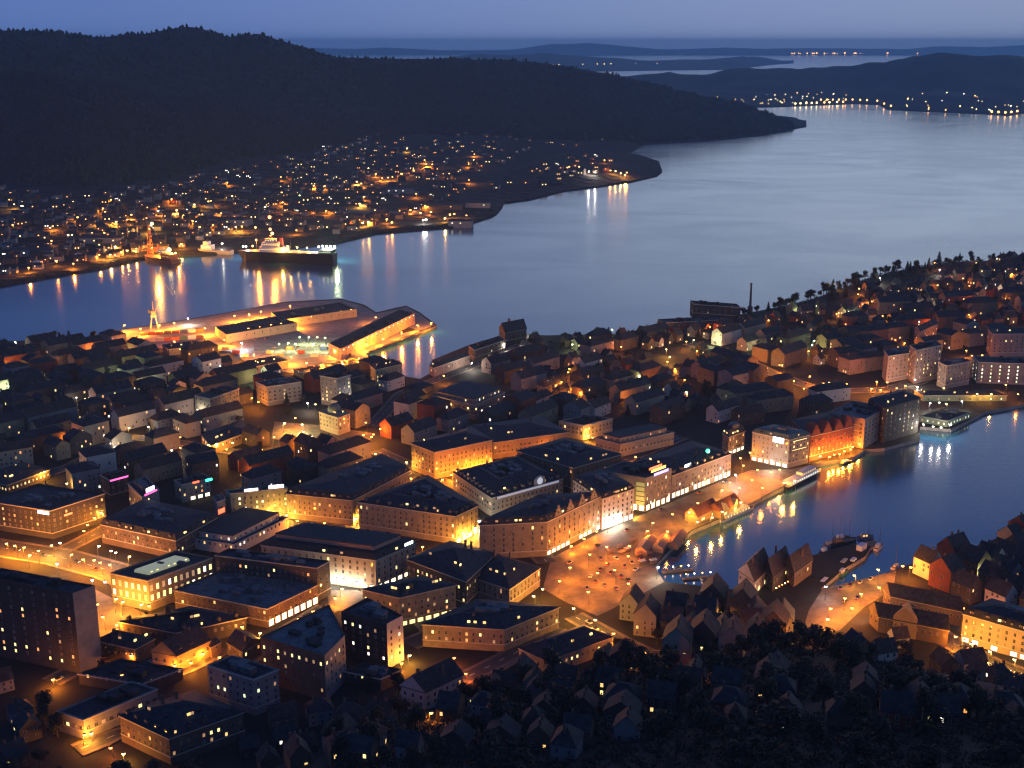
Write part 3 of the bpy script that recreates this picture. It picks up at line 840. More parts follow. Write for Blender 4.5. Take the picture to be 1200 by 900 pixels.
building((698, 513), (727, 520), (790, 506), base=536, name='setback_block', label='long cream block with a setback attic storey', wall='cream', style='flat', lit=.04, setback=(3.5, 3.0, 'cream'), units=2)
building((606, 528), (672, 548), (728, 532), H=19, name='red_lit_block', label='wide dark-roofed block with reddish lit top floor', wall='brown', style='court', rh=3, lit=.03, kinds=('orange',), B=(662, 513))
b20, q20, h20 = building((531, 553), (576, 583), (660, 560), base=606, name='clock_block', label='wedge-shaped block with white clock gable and white floodlit long side', wall='cream', style='court', rh=5, lit=.05, kinds=('yellow', 'warm'), dormers=10)
a, b = Vector(q20[1]), Vector(q20[2]); d = (b - a).normalized(); nrm = Vector((d.y, -d.x)); p = a + (b - a) * .66
g = MB(); n = 14
pr = [(-4.6, 0)] + [(4.6 * math.cos(math.pi - math.pi * i / n), 1.5 + 4.6 * math.sin(math.pi * i / n)) for i in range(n + 1)] + [(4.6, 0)]
k = len(pr); vs = [(p.x + d.x * u + nrm.x * .4, p.y + d.y * u + nrm.y * .4, h20 + v) for u, v in pr] + [(p.x + d.x * u - nrm.x * .4, p.y + d.y * u - nrm.y * .4, h20 + v) for u, v in pr]
g.add(vs, [(i, k + i, k + (i + 1) % k, (i + 1) % k) for i in range(k)] + [tuple(range(k)), tuple(reversed(range(k, 2 * k)))])
o = g.build('clock_gable', WALL['white'], b20)
MB().tube((p.x + nrm.x * .4, p.y + nrm.y * .4, h20 + 2.6), (p.x + nrm.x * .62, p.y + nrm.y * .62, h20 + 2.6), 2.4, n=20).build('clock_face', glow('clock_face', (.8, .85, 1), .55), o)
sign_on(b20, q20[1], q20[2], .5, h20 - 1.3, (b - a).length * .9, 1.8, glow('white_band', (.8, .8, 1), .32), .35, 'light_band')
building((420, 588), (534, 604.5), (560, 592), B=(501, 557), base=638, name='department_store', label='huge block with dark courtyard roof and lit shop awnings at street level', wall='stone', style='court', rh=4, lit=.03, shops='R', dormers=8, wh=1.1)
building((336, 578), (413, 586), (480, 551), B=(448, 536), base=616, name='residential_block', label='long block with dark mansard roof beside the narrow lit lane', wall='stone', style='mansard', rh=5, lit=.05, dormers=8)
b23, q23, h23 = building((264, 574), (270, 578), (337, 571), base=612, name='sign_block', label='greenish pale block with two white glowing signs along its roof edge', wall='green', style='flat', lit=.12, kinds=('yellow', 'white'), shops='R', units=3)
sign_on(b23, q23[1], q23[2], .36, h23 + .9, 9, 2.0, SIGN_WHITE, .1); sign_on(b23, q23[1], q23[2], .8, h23 + 1.4, 10, 2.6, glow('sign_pinkwhite', (1, .82, .95), 4), .1)
building((218, 629), (274, 638), (338, 606), base=651, name='pale_office', label='pale floodlit office block with a stepped-back top floor', wall='white', style='flat', lit=.1, kinds=('white', 'warm'), setback=(4, 3.4, 'white'), units=1)
building((118, 614), (206, 633), (254, 606), base=656, name='mansard_office', label='brown block with wide mansard roof and pale roof terraces', wall='brown', style='mansard', rh=4.5, lit=.05, kinds=('yellow',), units=8, dormers=6)
b26, q26, h26 = building((129, 671), (173, 680), (249, 653), base=716, name='library', label='flat-roofed hall with every tall window glowing yellow and a lit skylight', wall='stone', style='flat', lit=.93, kinds=('yellow', 'white', 'yellow'), storey=5.6, spacing=3.6, ww=1.45, wh=2.0, units=0, first=4.5)
sk = inset(q26, edge_len(q26, 0) * .3)
MB().loft(at_z(inset(sk, -.4), h26 - 1), at_z(sk, h26 + .8)).build('skylight', glow('skylight', (.8, .85, .5), .3), b26)
put_windows(b26, sk[1], sk[2], h26 - .9, h26 + 1.2, 1.6, 3.2, 1, ('yellow',), random.Random(3), [9], 1.2, .8, first=.2, rows=1)
building((204, 691), (313, 713), (372, 685), base=736, name='courtyard_hall', label='low wide brown hall with pale blue-grey roof and lit showroom windows', wall='brown', style='flat', roof='pale', lit=.02, shops='R', units=8, shop_h=4)
building((252, 650), (371, 665), (386, 657), base=705, name='slab_office', label='dark office slab rising behind the low brown hall', wall='dark', style='flat', lit=.04, kinds=('orange', 'yellow'), units=4, rowlit={1: .45})
b28, q28, h28 = building((306, 638), (440, 656), (487, 636), base=692, name='shopping_block', label='long block with brilliant white lamps along its street front', wall='cream', style='mansard', rh=4, lit=.06, kinds=('yellow', 'warm'), shops='LR', setback=(5, 5.6, 'pink'), dormers=0, wh=1.15)
sign_on(b28, q28[1], q28[2], .82, h28 + 1.5, 7, 2.0, glow('sign_mint', (.75, 1, .85), 4), .1)
building((477, 655), (546, 681), (581, 648), H=17, name='dark_theatre', label='large dark-roofed hall in the centre with one strip of lit windows', wall='dark', style='hip', roof='slate', rh=6, lit=.04, rowlit={2: .55}, kinds=('yellow',), B=(528, 634))
building((546, 673), (597, 690), (633, 665), base=713, name='colonnade_block', label='grey-roofed corner block with pale columned side facing the square', wall='stone', style='hip', rh=7, lit=.05, rowlit={1: .3}, kinds=('yellow',), wh=1.5)
building((425, 690), (468, 700), (534, 685), base=735, name='corner_office', label='dark-roofed corner office left of the glowing yellow shop', wall='stone', style='hip', rh=3, lit=.09, kinds=('orange', 'yellow'), shops='R', shopkind='yellow')
building((495, 731), (591, 737), (655, 711), base=764, B=(560, 702), name='curved_roof_block', label='broad dark block with a low grey roof and pink-lit end', wall='stone', style='court', rh=3, lit=.04, units=4)
building((608, 759), (641, 774), (717, 746), H=9, name='low_hall', label='low hall with a wide grey hipped roof above the dark slope', wall='cream', style='hip', rh=5, lit=.06, wh=.9)
building((305, 746), (380, 768), (404, 744), base=822, name='modern_office', label='stepped modern office with one row of ten lit windows', wall='brown', style='flat', roof='pale', lit=.03, rowlit={4: .95}, kinds=('yellow',), units=4, B=(386, 708), endwall='concrete', cornice=False, spacing=3.8)
building((400, 716), (453, 731), (472, 721), base=784, name='white_gable_tower', label='white-ended office tower with five lit windows on its dark front', wall='dark', style='flat', roof='slate', lit=.1, kinds=('yellow', 'white'), units=4, B=(430, 700), spacing=3.8, endwall='white', cornice=False)
building((243, 779), (297, 796), (326, 784), base=839, name='grey_office', label='grey box office with one greenish lit window band near its top', wall='concrete', style='flat', roof='tar', lit=.03, rowlit={3: .4}, kinds=('green',), units=3)
building((178, 763), (207, 768), (246, 750), base=788, name='gabled_school', label='orange-lit house with steep roof and row of dormers', wall='ochre', style='gable', rh=7, lit=.04, dormers=5)
building((243, 753), (247, 758), (259, 752), base=772, name='annex_wing', label='small orange-lit wing attached to the steep-roofed house', wall='ochre', style='hip', rh=2.5, lit=.1, chimneys=0)
building((-24, 674), (85, 695), (111, 686), base=790, name='tower_block', label='tallest dark tower block with a pale blank end wall', wall='dark', style='flat', roof='tar', lit=.07, kinds=('yellow', 'orange'), units=4, rowlit={1: .5}, faces='L', cornice=False, endwall='concrete')
building((67, 833), (98, 843), (184, 807), base=867, name='terrace_office', label='long low office with pale floor bands and dark flat roof', wall='concrete', style='flat', lit=.06, kinds=('yellow', 'orange'), units=2, ww=1.5)
building((140, 838), (198, 865), (285, 834), base=897, name='big_roofed_hall', label='brown hall under a large blue-grey roof with lit rooflights', wall='brown', style='hip', roof='slate', rh=6, lit=.05, dormers=5)
b39, q39, h39 = building((-20, 586), (59, 598), (122, 578), base=632, name='dark_hotel', label='large dark block with small white and red signs on its corner', wall='dark', style='flat', lit=.06, kinds=('orange', 'warm'), units=4, spacing=4)
sign_on(b39, q39[0], q39[1], .9, h39 - 2, 9, 2.4, SIGN_WHITE, .3); sign_on(b39, q39[1], q39[2], .3, h39 - 6, 6, 1.4, SIGN_RED, .3)
building((-24, 559), (8, 568), (58, 550), base=579, name='lit_row_block', label='long low block with a full row of small yellow windows', wall='brown', style='hip', rh=4, lit=.85, kinds=('yellow', 'warm'), first=1.5, spacing=3)
b39b, qq, hh = building((150, 566), (166, 582), (186, 573), H=16, name='neon_roof_block', label='grey block carrying a glowing pink and white roof sign', wall='grey', style='flat', lit=.03, z0=2.5)
sign_on(b39b, qq[1], qq[2], .5, hh + 2.6, 8, 3.2, glow('sign_lilac', (.95, .85, 1), 4), 0); sign_on(b39b, qq[1], qq[2], .5, hh + .2, 12, 1.5, SIGN_PINK, .3)
b40b, qq, hh = building((118, 556), (128, 562), (150, 556), H=15, name='red_neon_block', label='dark block with a thin red neon strip on its front', wall='dark', style='flat', lit=.03, z0=2.5)
sign_on(b40b, qq[1], qq[2], .5, hh - 1, 14, 1.3, SIGN_PINK, .3)
b40c, qq, hh = building((204, 562), (212, 568), (246, 560), H=13, name='corner_shop_block', label='pale shop block with small green and red glowing signs', wall='cream', style='flat', lit=.1, z0=2.5, shops='R')
sign_on(b40c, qq[1], qq[2], .95, hh - 1, 5, 2, SIGN_GREEN, .3); sign_on(b40c, qq[1], qq[2], .5, hh - .5, 5, 1.6, SIGN_RED, .3)
b40d, qq, hh = building((250, 582), (254, 588), (264, 584), H=17, name='red_sign_tower', label='slim grey tower with one glowing red panel', wall='grey', style='flat', lit=.05, z0=2.5, units=1)
sign_on(b40d, qq[1], qq[2], .4, hh - 7, 6, 3.6, SIGN_RED, .4)
building((300, 447), (313, 453), (353, 447), base=476, name='office_slab', label='grey office slab with horizontal bands behind the lit theatre', wall='concrete', style='flat', lit=.05, kinds=('yellow',), ww=1.6, spacing=4)
building((375, 440), (395, 443), (411, 439), base=477, name='stairwell_tower', label='pale tower with a bright yellow lit stairwell strip', wall='grey', style='flat', lit=.12, kinds=('yellow',), spacing=4)
b51, q51, h51 = building((374, 482), (396, 489), (410, 484), H=15, name='theatre', label='pale stone theatre with a small green dome', wall='cream', style='hip', roof='copper', rh=3, lit=.02, z0=2.5, chimneys=0)
c = (Vector(q51[0]) + Vector(q51[2])) / 2; dm = MB(); dm.ball((0, 0, 0), 5.5, 14, sz=.9); smooth(dm.build('dome', ROOF['copper'], b51, (c.x, c.y, h51 + 2.5)).data)
building((228, 463), (246, 467), (280, 455), base=492, name='pale_slab', label='tall pale slab with blank end left of the red-lit street', wall='stone', style='flat', lit=.02, spacing=4)
building((236, 509), (247, 522), (294, 504), base=534, name='curved_terrace', label='yellow-orange floodlit terrace of houses in the upper left', wall='ochre', style='hip', rh=3, lit=.1, kinds=('yellow',))
building((507, 463), (556, 474), (592, 459), base=492, name='banded_office', label='office with continuous pale window bands below the headland', wall='pink', style='flat', lit=.1, kinds=('yellow', 'white'), ww=1.7, spacing=4, setback=(3, 3, 'pink'))
building((434, 428), (440, 433), (471, 426), base=453, name='green_lit_shed', label='quay building with yellow-green lit front by the inlet', wall='green', style='hip', roof='slate', rh=4, lit=.06, spacing=4)
building((503, 428), (508, 431), (551, 416), base=442, name='shore_warehouse', label='long dark warehouse along the inlet shore, nearest the port', wall='pink', style='hip', rh=3, lit=.03, spacing=5)
building((549, 405), (556, 410), (592, 398), base=424, name='shore_warehouse', label='brown warehouse on the shore below the white floodlights', wall='brown', style='flat', lit=.03, spacing=5)
building((585, 384), (592, 390), (617, 385), base=404, name='shore_hall', label='dark peaked hall on the shore with white floodlights at its corner', wall='dark', style='gable', rh=8, lit=.0, spacing=5)
building((771, 374), (780, 378), (850, 374), H=9, z0=4, name='aquarium_hall', label='low dark hall on the headland shore beside the slim chimney', wall='dark', style='flat', lit=.02, spacing=6)
building((809, 352), (813, 356), (868, 360), H=14, z0=6, name='shore_institute', label='dark building with a squat tower seen against the fjord', wall='dark', style='flat', lit=.03, spacing=6)
building((1129, 719), (1245, 752), (1275, 738), base=786, name='street_row', label='long pale floodlit row with gables and a lit shop strip, far right', wall='cream', style='mansard', rh=5, lit=.04, shops='L', dormers=6, wh=1.1, spacing=3.8)
building((1036, 690), (1044, 698), (1128, 716), H=9, name='long_wooden_hall', label='long dark wooden hall behind the lit wharf street', wall='brown', style='gable', rh=6, lit=0, B=(1118, 706), z0=2.5, chimneys=1)
b42, q42, h42 = building((1020, 712), (1030, 722), (1112, 738), H=9, name='long_wooden_hall', label='long dark wooden hall with one orange-lit gable in its side', wall='brown', style='gable', rh=6, lit=0, B=(1106, 727), z0=2.5, chimneys=1)
a, b = Vector(q42[1]), Vector(q42[2]); d = (b - a).normalized(); nrm = Vector((d.y, -d.x)); p = a + (b - a) * .38
g = MB(); u = d * 6; vs = [p - u + nrm * .4, p + u + nrm * .4, p + u - nrm * 8, p - u - nrm * 8]
g.add([(v.x, v.y, 0) for v in vs] + [(v.x, v.y, h42 + 2) for v in vs] + [((vs[0] + vs[1]).x / 2, (vs[0] + vs[1]).y / 2, h42 + 8), ((vs[2] + vs[3]).x / 2, (vs[2] + vs[3]).y / 2, h42 + 8)],
      [(0, 1, 5, 8, 4), (2, 3, 7, 9, 6), (1, 2, 6, 5), (3, 0, 4, 7), (5, 6, 9, 8), (7, 4, 8, 9), (3, 2, 1, 0)]); g.build('cross_gable', WALL['ochre'], b42)
# gabled trio on the pier in the harbour
for i, (L_, F_, R2) in enumerate([((866, 668), (884, 681), (903, 662)), ((893, 664), (906, 676), (926, 660)), ((918, 660), (931, 671), (952, 656))]):
    building(L_, F_, R2, H=9, z0=2.5, name='pier_house', label=('pale-ended', 'dark', 'red-trimmed')[i] + ' steep gabled house on the harbour pier, ' + ('nearest the square', 'middle of three', 'farthest out of three')[i],
             wall=('white', 'dark', 'brown')[i], style='gable', roof='tile', rh=8, lit=.06, shops='R' if i == 0 else '', shopkind='yellow', group='gabled houses on the harbour pier', chimneys=1)
# port terminal sheds
t1, q, h = building((252, 383), (265, 392), (348, 378), H=9, z0=2.5, name='port_shed', label='wide flat port shed with five blazing yellow lamps on its front', wall='cream', style='flat', roof='tar', lit=0, B=(325, 370), spacing=9, units=2, cornice=False)
t2, q, h = building((318, 366), (330, 375), (418, 362), H=9, z0=2.5, name='port_shed', label='long flat port shed nearest the open fjord', wall='cream', style='flat', roof='tar', lit=0, B=(398, 353.5), spacing=9, units=2, cornice=False)
t3, q33, h33 = building((385, 402), (399, 409), (486, 367), H=12, z0=2.5, name='pier_terminal', label='long terminal building with an unbroken row of lamps along the pier', wall='pink', style='flat', roof='tar', lit=0, B=(468, 362), spacing=8, units=3, cornice=False)
a, b = Vector(q33[1]), Vector(q33[2])
for k in range(17): sign_on(t3, a, b, (k + .5) / 17, h33 - 1.6, 2.6, 1.1, LIT['shop'], .5, 'wall_lamp', .5)

building((140, 728), (206, 741), (288, 723), H=9, name='dark_long_house', label='long dark-roofed house between the low brown hall and the orange-lit school', wall='dark', style='hip', rh=5, lit=.03, dormers=4, z0=2.5)
building((113, 750), (158, 760), (181, 748), H=9, name='dark_corner_house', label='dark house tucked beside the blank end wall of the tower block', wall='brown', style='hip', rh=4, lit=.05, z0=2.5)
building((92, 789), (166, 801), (214, 783), H=6, name='dark_low_hall', label='low dark flat hall above the office with pale floor bands', wall='dark', style='flat', roof='tar', lit=.04, z0=2.5, units=3)
building((266, 752), (284, 763), (306, 750), H=8, name='small_dark_house', label='small dark gabled house squeezed between the grey box office and the brown hall', wall='dark', style='gable', rh=4, lit=.04, z0=2.5)
building((470, 803), (498, 811), (542, 790), H=12, name='white_gabled_house', label='large house with a pale blank gable at the edge of the dark slope', wall='white', style='gable', rh=7, lit=.05, z0=hcity(*G(498, 820)[:2]))
building((404, 786), (446, 795), (470, 784), H=7, name='low_annex', label='low dark annex below the white-ended tower', wall='dark', style='flat', roof='tar', lit=.04, z0=2.5, units=2)
building((287, 423), (299, 429), (338, 422), H=8, z0=2.5, name='customs_house', label='yellow-lit office house between the port lamps and the town', wall='cream', style='hip', rh=3, lit=.15, spacing=4)
building((344, 432), (356, 437), (428, 424), H=6, z0=2.5, name='customs_shed', label='long low orange-lit shed behind the port apron', wall='ochre', style='flat', lit=.05, spacing=6)
building((190, 404), (198, 409), (244, 403), H=7, z0=2.5, name='storage_shed', label='low storage shed beside the stacked containers', wall='grey', style='hip', rh=2.5, lit=.05, spacing=6, chimneys=0)

# ================================================================== lamps (each one gives off its own light)
LP = 12500.0
LCOL = {'o': (1.0, .27, .018), 'y': (1.0, .43, .05), 'w': (1.0, .90, .75), 'g': (.85, 1.0, .45), 'r': (1.0, .20, .03), 'b': (.75, .85, 1.0)}
LNAME = {'o': 'orange', 'y': 'yellow', 'w': 'white', 'g': 'greenish', 'r': 'red', 'b': 'bluish white'}
LEMITC = dict(LCOL, o=(1.0, .45, .10), y=(1.0, .70, .25), r=(1.0, .22, .06))
LEMIT = {k: glow('lamp_glow_' + LNAME[k].replace(' ', '_'), v, 9.0) for k, v in LEMITC.items()}
def lamp_pole_mesh(h):
    b = MB(); b.tube((0, 0, -.5), (0, 0, h - .2), .14, .09, 6); b.tube((0, 0, h - .25), (.9, 0, h), .07, .06, 5); b.tube((0, 0, -.5), (0, 0, .9), .24, .2, 6)
    return b.mesh('lamp_pole', METAL)
POLE = {h: lamp_pole_mesh(h) for h in (5, 8, 18)}
HEADS = {}
def lamp_head_mesh(c, r):
    if (c, r) not in HEADS:
        b = MB(); b.ball((0, 0, 0), r, 8, 1, .8); b.tube((0, 0, r * .55), (0, 0, r * .95), r * 1.05, r * .5, 8, 0)
        HEADS[(c, r)] = b.mesh('lamp_head', [METAL, LEMIT[c]])
    return HEADS[(c, r)]
LIGHTS = {}
def light_data(c, pw, rad, shielded=False):
    k = (c, round(pw, 2), rad, shielded)
    if k not in LIGHTS:
        l = bpy.data.lights.new('lamp_light', 'SPOT' if shielded else 'POINT')
        if shielded: l.spot_size = R(174); l.spot_blend = .15
        l.color = LCOL[c]; l.energy = LP * pw; l.shadow_soft_size = rad; LIGHTS[k] = l
    return LIGHTS[k]
NLAMP = [0]
def lamp_at(p, c, pw, where, h=8, r=.8, light=True, group=None, kind='street lamp', own=False):
    port_ = 'port quay' in where
    if port_: kind = 'floodlight'
    rt = empty('distant_lamp' if kind == 'lamp' else 'floodlight' if port_ else 'lantern_post' if h == 5 else 'street_lamp', p, random.uniform(0, 6.28))
    if h == 5: kind = 'low lantern post'
    pend(rt, LNAME[c] + ' ' + kind + ' ' + where, 'lantern' if h == 5 else 'distant lamp' if kind == 'lamp' else 'floodlight' if port_ else 'street lamp', group or kind + 's ' + where, own)
    link('lamp_pole', POLE[h], rt)
    link('lamp_head', lamp_head_mesh(c, r), rt, (.9, 0, h))
    if light:
        l = link('lamp_light', light_data(c, pw, .5, kind == 'lamp' and 'by the water' not in where and 'low headland' not in where), rt, (.9, 0, h - r - .55))
    NLAMP[0] += 1
    return rt
def lamps(where, lst, h=8, r=.8, boost=1.0):
    for t in lst:
        px, py, c = t[:3]; pw = t[3] if len(t) > 3 else 1.0
        lamp_at(GT(px, py, h), c, pw * boost, where, h, r * (1.3 if pw > 1.8 else 1))
lamps('along the wide avenue', [(9, 637, 'o', 1.25), (19, 639, 'o', 1.25), (27, 641, 'o', 1.25), (-14, 635, 'o', 1.25), (62, 639, 'y', 1.75), (99, 655, 'o', 1.25), (109, 657, 'o', 1.25), (119, 659, 'o', 1.25), (130, 661, 'o', 1.25), (67, 660, 'w', 0.16), (33, 651, 'y', 0.62), (45, 646, 'o', 1.00), (82, 650, 'o', 1.00)], boost=1.8)
lamps('before the glowing hall', [(108, 679, 'w', .1), (124, 681, 'b', .1), (134, 702, 'y', 1.10), (142, 705, 'y', 1.10), (164, 708, 'y', 1.20), (176, 709, 'o', 1.30), (122, 722, 'o', 1.00), (135, 733, 'o', 1.20), (112, 708, 'o', 0.80)])
lamps('in the side street off the avenue', [(72, 636, 'w', 0.15), (114, 640, 'w', 0.15), (129, 646, 'w', 0.18), (135, 648, 'w', 0.18), (150, 652, 'y', 0.70), (104, 615, 'o', 0.90), (112, 607, 'o', 0.80), (118, 600, 'y', 0.60), (100, 622, 'o', 0.80)])
lamps('before the blazing shop front', [(387, 678, 'w', 0.30), (396, 680, 'w', 0.30), (407, 681, 'w', 0.32), (420, 683, 'w', 0.32), (432, 681, 'w', 0.32), (441, 680, 'y', 0.27), (399, 690, 'y', 0.59), (392, 700, 'o', 0.90), (448, 676, 'w', 0.22), (455, 671, 'w', 0.22), (461, 667, 'w', 0.22), (468, 662, 'w', 0.22), (474, 657, 'w', 0.22)], h=5)
lamps('in the lane behind the shopping block', [(350, 724, 'o', .9), (342, 732, 'o', 1), (304, 741, 'y', 1.1), (285, 735, 'o', .8), (365, 716, 'o', .7), (287, 752, 'o', .8), (255, 770, 'o', .8)])
lamps('in the bright lane by the big store', [(561, 611, 'w', 1.9), (556, 618, 'y', 1.8), (551, 625, 'y', 1.8), (545, 629, 'y', 1.5), (540, 634, 'y', 1.4), (528, 640, 'o', 1), (510, 645, 'o', .8), (495, 640, 'o', .8), (418, 608, 'y', 1.6), (416, 600, 'o', 1.2), (470, 560, 'o', .5), (440, 580, 'o', .5)], h=5)
lamps('by the tram street below the sign block', [(336, 603, 'y', 1.2), (326, 605, 'y', .9), (348, 611, 'o', 1.3), (315, 602, 'y', .8), (300, 610, 'w', .7), (380, 612, 'o', .6)], h=5)
lamps('on the market square', [(635, 691, 'y', 0.80), (627, 698, 'y', 0.80), (674, 713, 'y', 0.88), (697, 727, 'y', 1.76), (668, 664, 'o', 1.12), (690, 650, 'o', 1.04), (712, 640, 'o', 0.96), (735, 652, 'o', 0.80), (722, 668, 'o', 0.88), (700, 672, 'o', 0.96), (738, 640, 'o', 0.72), (757, 622, 'o', 0.72), (655, 680, 'o', 0.80), (690, 694, 'o', 0.80), (770, 664, 'w', 0.72), (788, 603, 'o', 0.80), (738, 684, 'o', 0.64), (764, 612, 'o', 0.80), (783, 622, 'o', 0.48)])
lamps('before the white shopfront', [(718, 611, 'w', .5), (725, 607, 'w', .5), (712, 616, 'w', .5), (734, 601, 'y', 1.5), (741, 597, 'y', 1.4), (700, 623, 'o', 1), (685, 632, 'o', 1), (668, 640, 'o', .9)], h=5)
lamps('along the harbour quay', [(849, 559, 'y', 1), (863, 556, 'b', .8), (888, 551, 'o', 1), (905, 539, 'w', 1), (920, 566, 'y', .9), (933, 563, 'y', .8), (854, 565, 'r', .6), (905, 553, 'o', 1.2), (915, 550, 'o', 1.1), (880, 562, 'o', 1), (893, 572, 'o', .9), (866, 572, 'o', 1), (845, 574, 'y', 1.2), (832, 586, 'o', 1), (818, 590, 'o', 1), (846, 600, 'y', .8), (868, 588, 'y', .8), (806, 600, 'y', .7), (817, 612, 'y', .8), (833, 606, 'y', .8), (870, 545, 'o', 1.2), (880, 530, 'o', 1), (869, 537, 'o', .9)])
lamps('at the foot of the old red warehouse', [(951, 531, 'o', 1.3), (960, 534.5, 'y', 1.5), (971, 535, 'o', 1.5), (978, 533, 'o', 1.3), (984, 531.5, 'o', 1.3), (990, 529, 'o', 1.3), (996, 526, 'o', 1.2), (1008, 520, 'o', 1), (1000, 524, 'o', .8)], h=5, r=.8)
lamps('along the far harbour end', [(1072, 445, 'w', 0.96), (1075, 453, 'w', 0.80), (1105, 455, 'y', 0.64), (1101, 472, 'w', 0.72), (1110, 473, 'y', 0.64), (1089, 472, 'w', 0.56), (1128, 470, 'w', 0.40), (1133, 411, 'o', 1.30), (1150, 416, 'o', 0.70), (1139, 417, 'o', 0.70), (1169, 390, 'o', 1.50), (1181, 391, 'o', 0.80), (1180, 451, 'o', 0.80), (1192, 462, 'o', 0.60), (1145, 462, 'y', 0.56), (1163, 462, 'y', 0.56), (1083, 497, 'w', 0.64), (1093, 500, 'w', 0.64), (1104, 501, 'w', 0.64), (1113, 497, 'w', 0.64), (1059, 402, 'o', 0.70), (1188, 404, 'o', 0.65)])
lamps('in the long orange-lit headland street', [(875, 416, 'o', 1.8), (888, 423, 'o', 1.1), (913, 428, 'o', 1.3), (918, 440, 'y', .8), (948, 441, 'o', 1.3), (964, 449, 'o', 1.1), (972, 448, 'o', 1.1), (981, 450, 'o', 1), (991, 450, 'o', .8), (1028, 447, 'o', 1.4), (1041, 448, 'o', 1.1), (1021, 455, 'o', 1.7), (1033, 457, 'o', 1.5), (1060, 452, 'o', 1.3), (1050, 455, 'o', 1), (900, 431, 'o', 1), (930, 446, 'o', .9), (860, 413, 'o', .8), (942, 455, 'o', .9)])
lamps('around the orange-lit headland yard', [(781, 409, 'y', 1.7), (804, 400, 'o', 1.6), (784, 418, 'y', 1.4), (783, 424, 'o', 1), (760, 430, 'y', .9), (816, 411, 'o', .9), (790, 432, 'o', 1), (838, 398, 'g', .7), (841, 411, 'g', .6), (748, 440, 'g', .5), (755, 438, 'y', .5), (760, 436, 'y', .5), (824, 405, 'o', .7), (772, 440, 'o', .7)])
lamps('in the streets below the headland', [(650, 464, 'o', 2.2), (630, 466, 'o', 1.4), (641, 468, 'o', 1.2), (671, 453, 'o', 1.5), (696, 455, 'w', 1.2), (680, 460, 'o', 1.2), (586, 486, 'y', .7), (700, 384, 'g', .5), (718, 386, 'g', .5), (748, 390, 'g', .5), (614, 385, 'w', 1.4), (590, 403, 'w', 1.2), (587, 387, 'w', .6), (552, 425, 'w', 1.3), (521, 440, 'o', 1.3), (597, 420, 'o', 1.2), (585, 425, 'o', 1), (606, 418, 'o', .8), (640, 425, 'o', .7), (668, 432, 'o', .7)])
lamps('on the wooded hill', [(1006, 338, 'o', .9), (1006, 345, 'o', .9), (994, 365, 'g', .6), (939, 360, 'g', .5), (952, 404, 'g', .5), (924, 413, 'y', .5), (930, 415, 'y', .4), (972, 415, 'y', .4), (1187, 310, 'w', .6), (1187, 321, 'o', .7), (1187, 346, 'o', .9), (1114, 322, 'o', .5), (1099, 334, 'o', .5), (1085, 354, 'w', .5), (1137, 335, 'r', .45), (1128, 326, 'o', .5), (1052, 357, 'r', .45), (1010, 356, 'r', .45), (992, 380, 'r', .4), (1050, 398, 'r', .4), (1110, 393, 'o', .8), (1090, 380, 'o', .6), (1180, 350, 'o', .8), (900, 375, 'o', .5), (885, 374, 'y', .4)])
lamps('in the dark upper quarter', [(192, 489, 'y', 2.6), (150, 501, 'y', 1.2), (130, 520, 'w', .5), (134, 524, 'w', .5), (196, 528, 'w', .6), (201, 528, 'w', .6), (211, 525, 'o', 1.1), (255, 520, 'y', .9), (245, 521, 'y', 1), (274, 519, 'y', 1), (290, 506, 'y', 1.2), (265, 526, 'o', 1), (294, 466, 'o', 1.3), (304, 471, 'o', 1), (58, 424, 'b', .4), (152, 444, 'g', .6), (175, 444, 'g', .5), (123, 447, 'w', .4), (10, 452, 'g', .5), (150, 426, 'g', .4), (52, 553, 'y', 1.2), (287, 554, 'y', .5), (296, 550, 'y', .5), (211, 463, 'y', .9), (112, 424, 'o', .5), (18, 545, 'y', .4), (78, 566, 'y', .4), (60, 455, 'o', .4), (95, 470, 'o', .4)])
lamps('around the theatre', [(332, 496, 'y', 2.2), (355, 497, 'g', 1.8), (357, 506, 'y', 1.3), (342, 516, 'o', 1.2), (355, 519, 'o', 1.2), (365, 511, 'y', 1), (320, 512, 'o', 1.2), (361, 472, 'w', .6), (369, 474, 'y', .5), (430, 495, 'o', 1), (425, 510, 'o', .9), (434, 512, 'o', .9), (439, 509, 'o', .9), (446, 502, 'o', 1), (424, 517, 'o', .8), (440, 532, 'y', .8), (477, 542, 'y', 1.1), (311, 535, 'o', .7), (308, 527, 'o', .5), (296, 541, 'y', .6), (380, 510, 'y', .6), (419, 465, 'w', .5), (439, 462, 'w', .5), (497, 457, 'o', 1.9), (506, 467, 'y', .5), (507, 476, 'y', .5), (507, 485, 'y', .5), (345, 490, 'o', 1.2)])
lamps('at the orange floodlit bank', [(520, 562, 'o', 1.6), (530, 556, 'o', 1.6), (543, 552, 'o', 1.6), (556, 548, 'o', 1.6), (569, 544, 'o', 1.5), (582, 540, 'o', 1), (604, 534, 'o', .8), (640, 525, 'o', .7), (509, 566, 'o', 1.1), (690, 510, 'y', 1.5), (694, 513, 'o', 1), (482, 560, 'o', .8), (726, 545, 'o', .7), (700, 555, 'o', .7), (745, 535, 'o', .7), (580, 596, 'o', .8)], h=5)
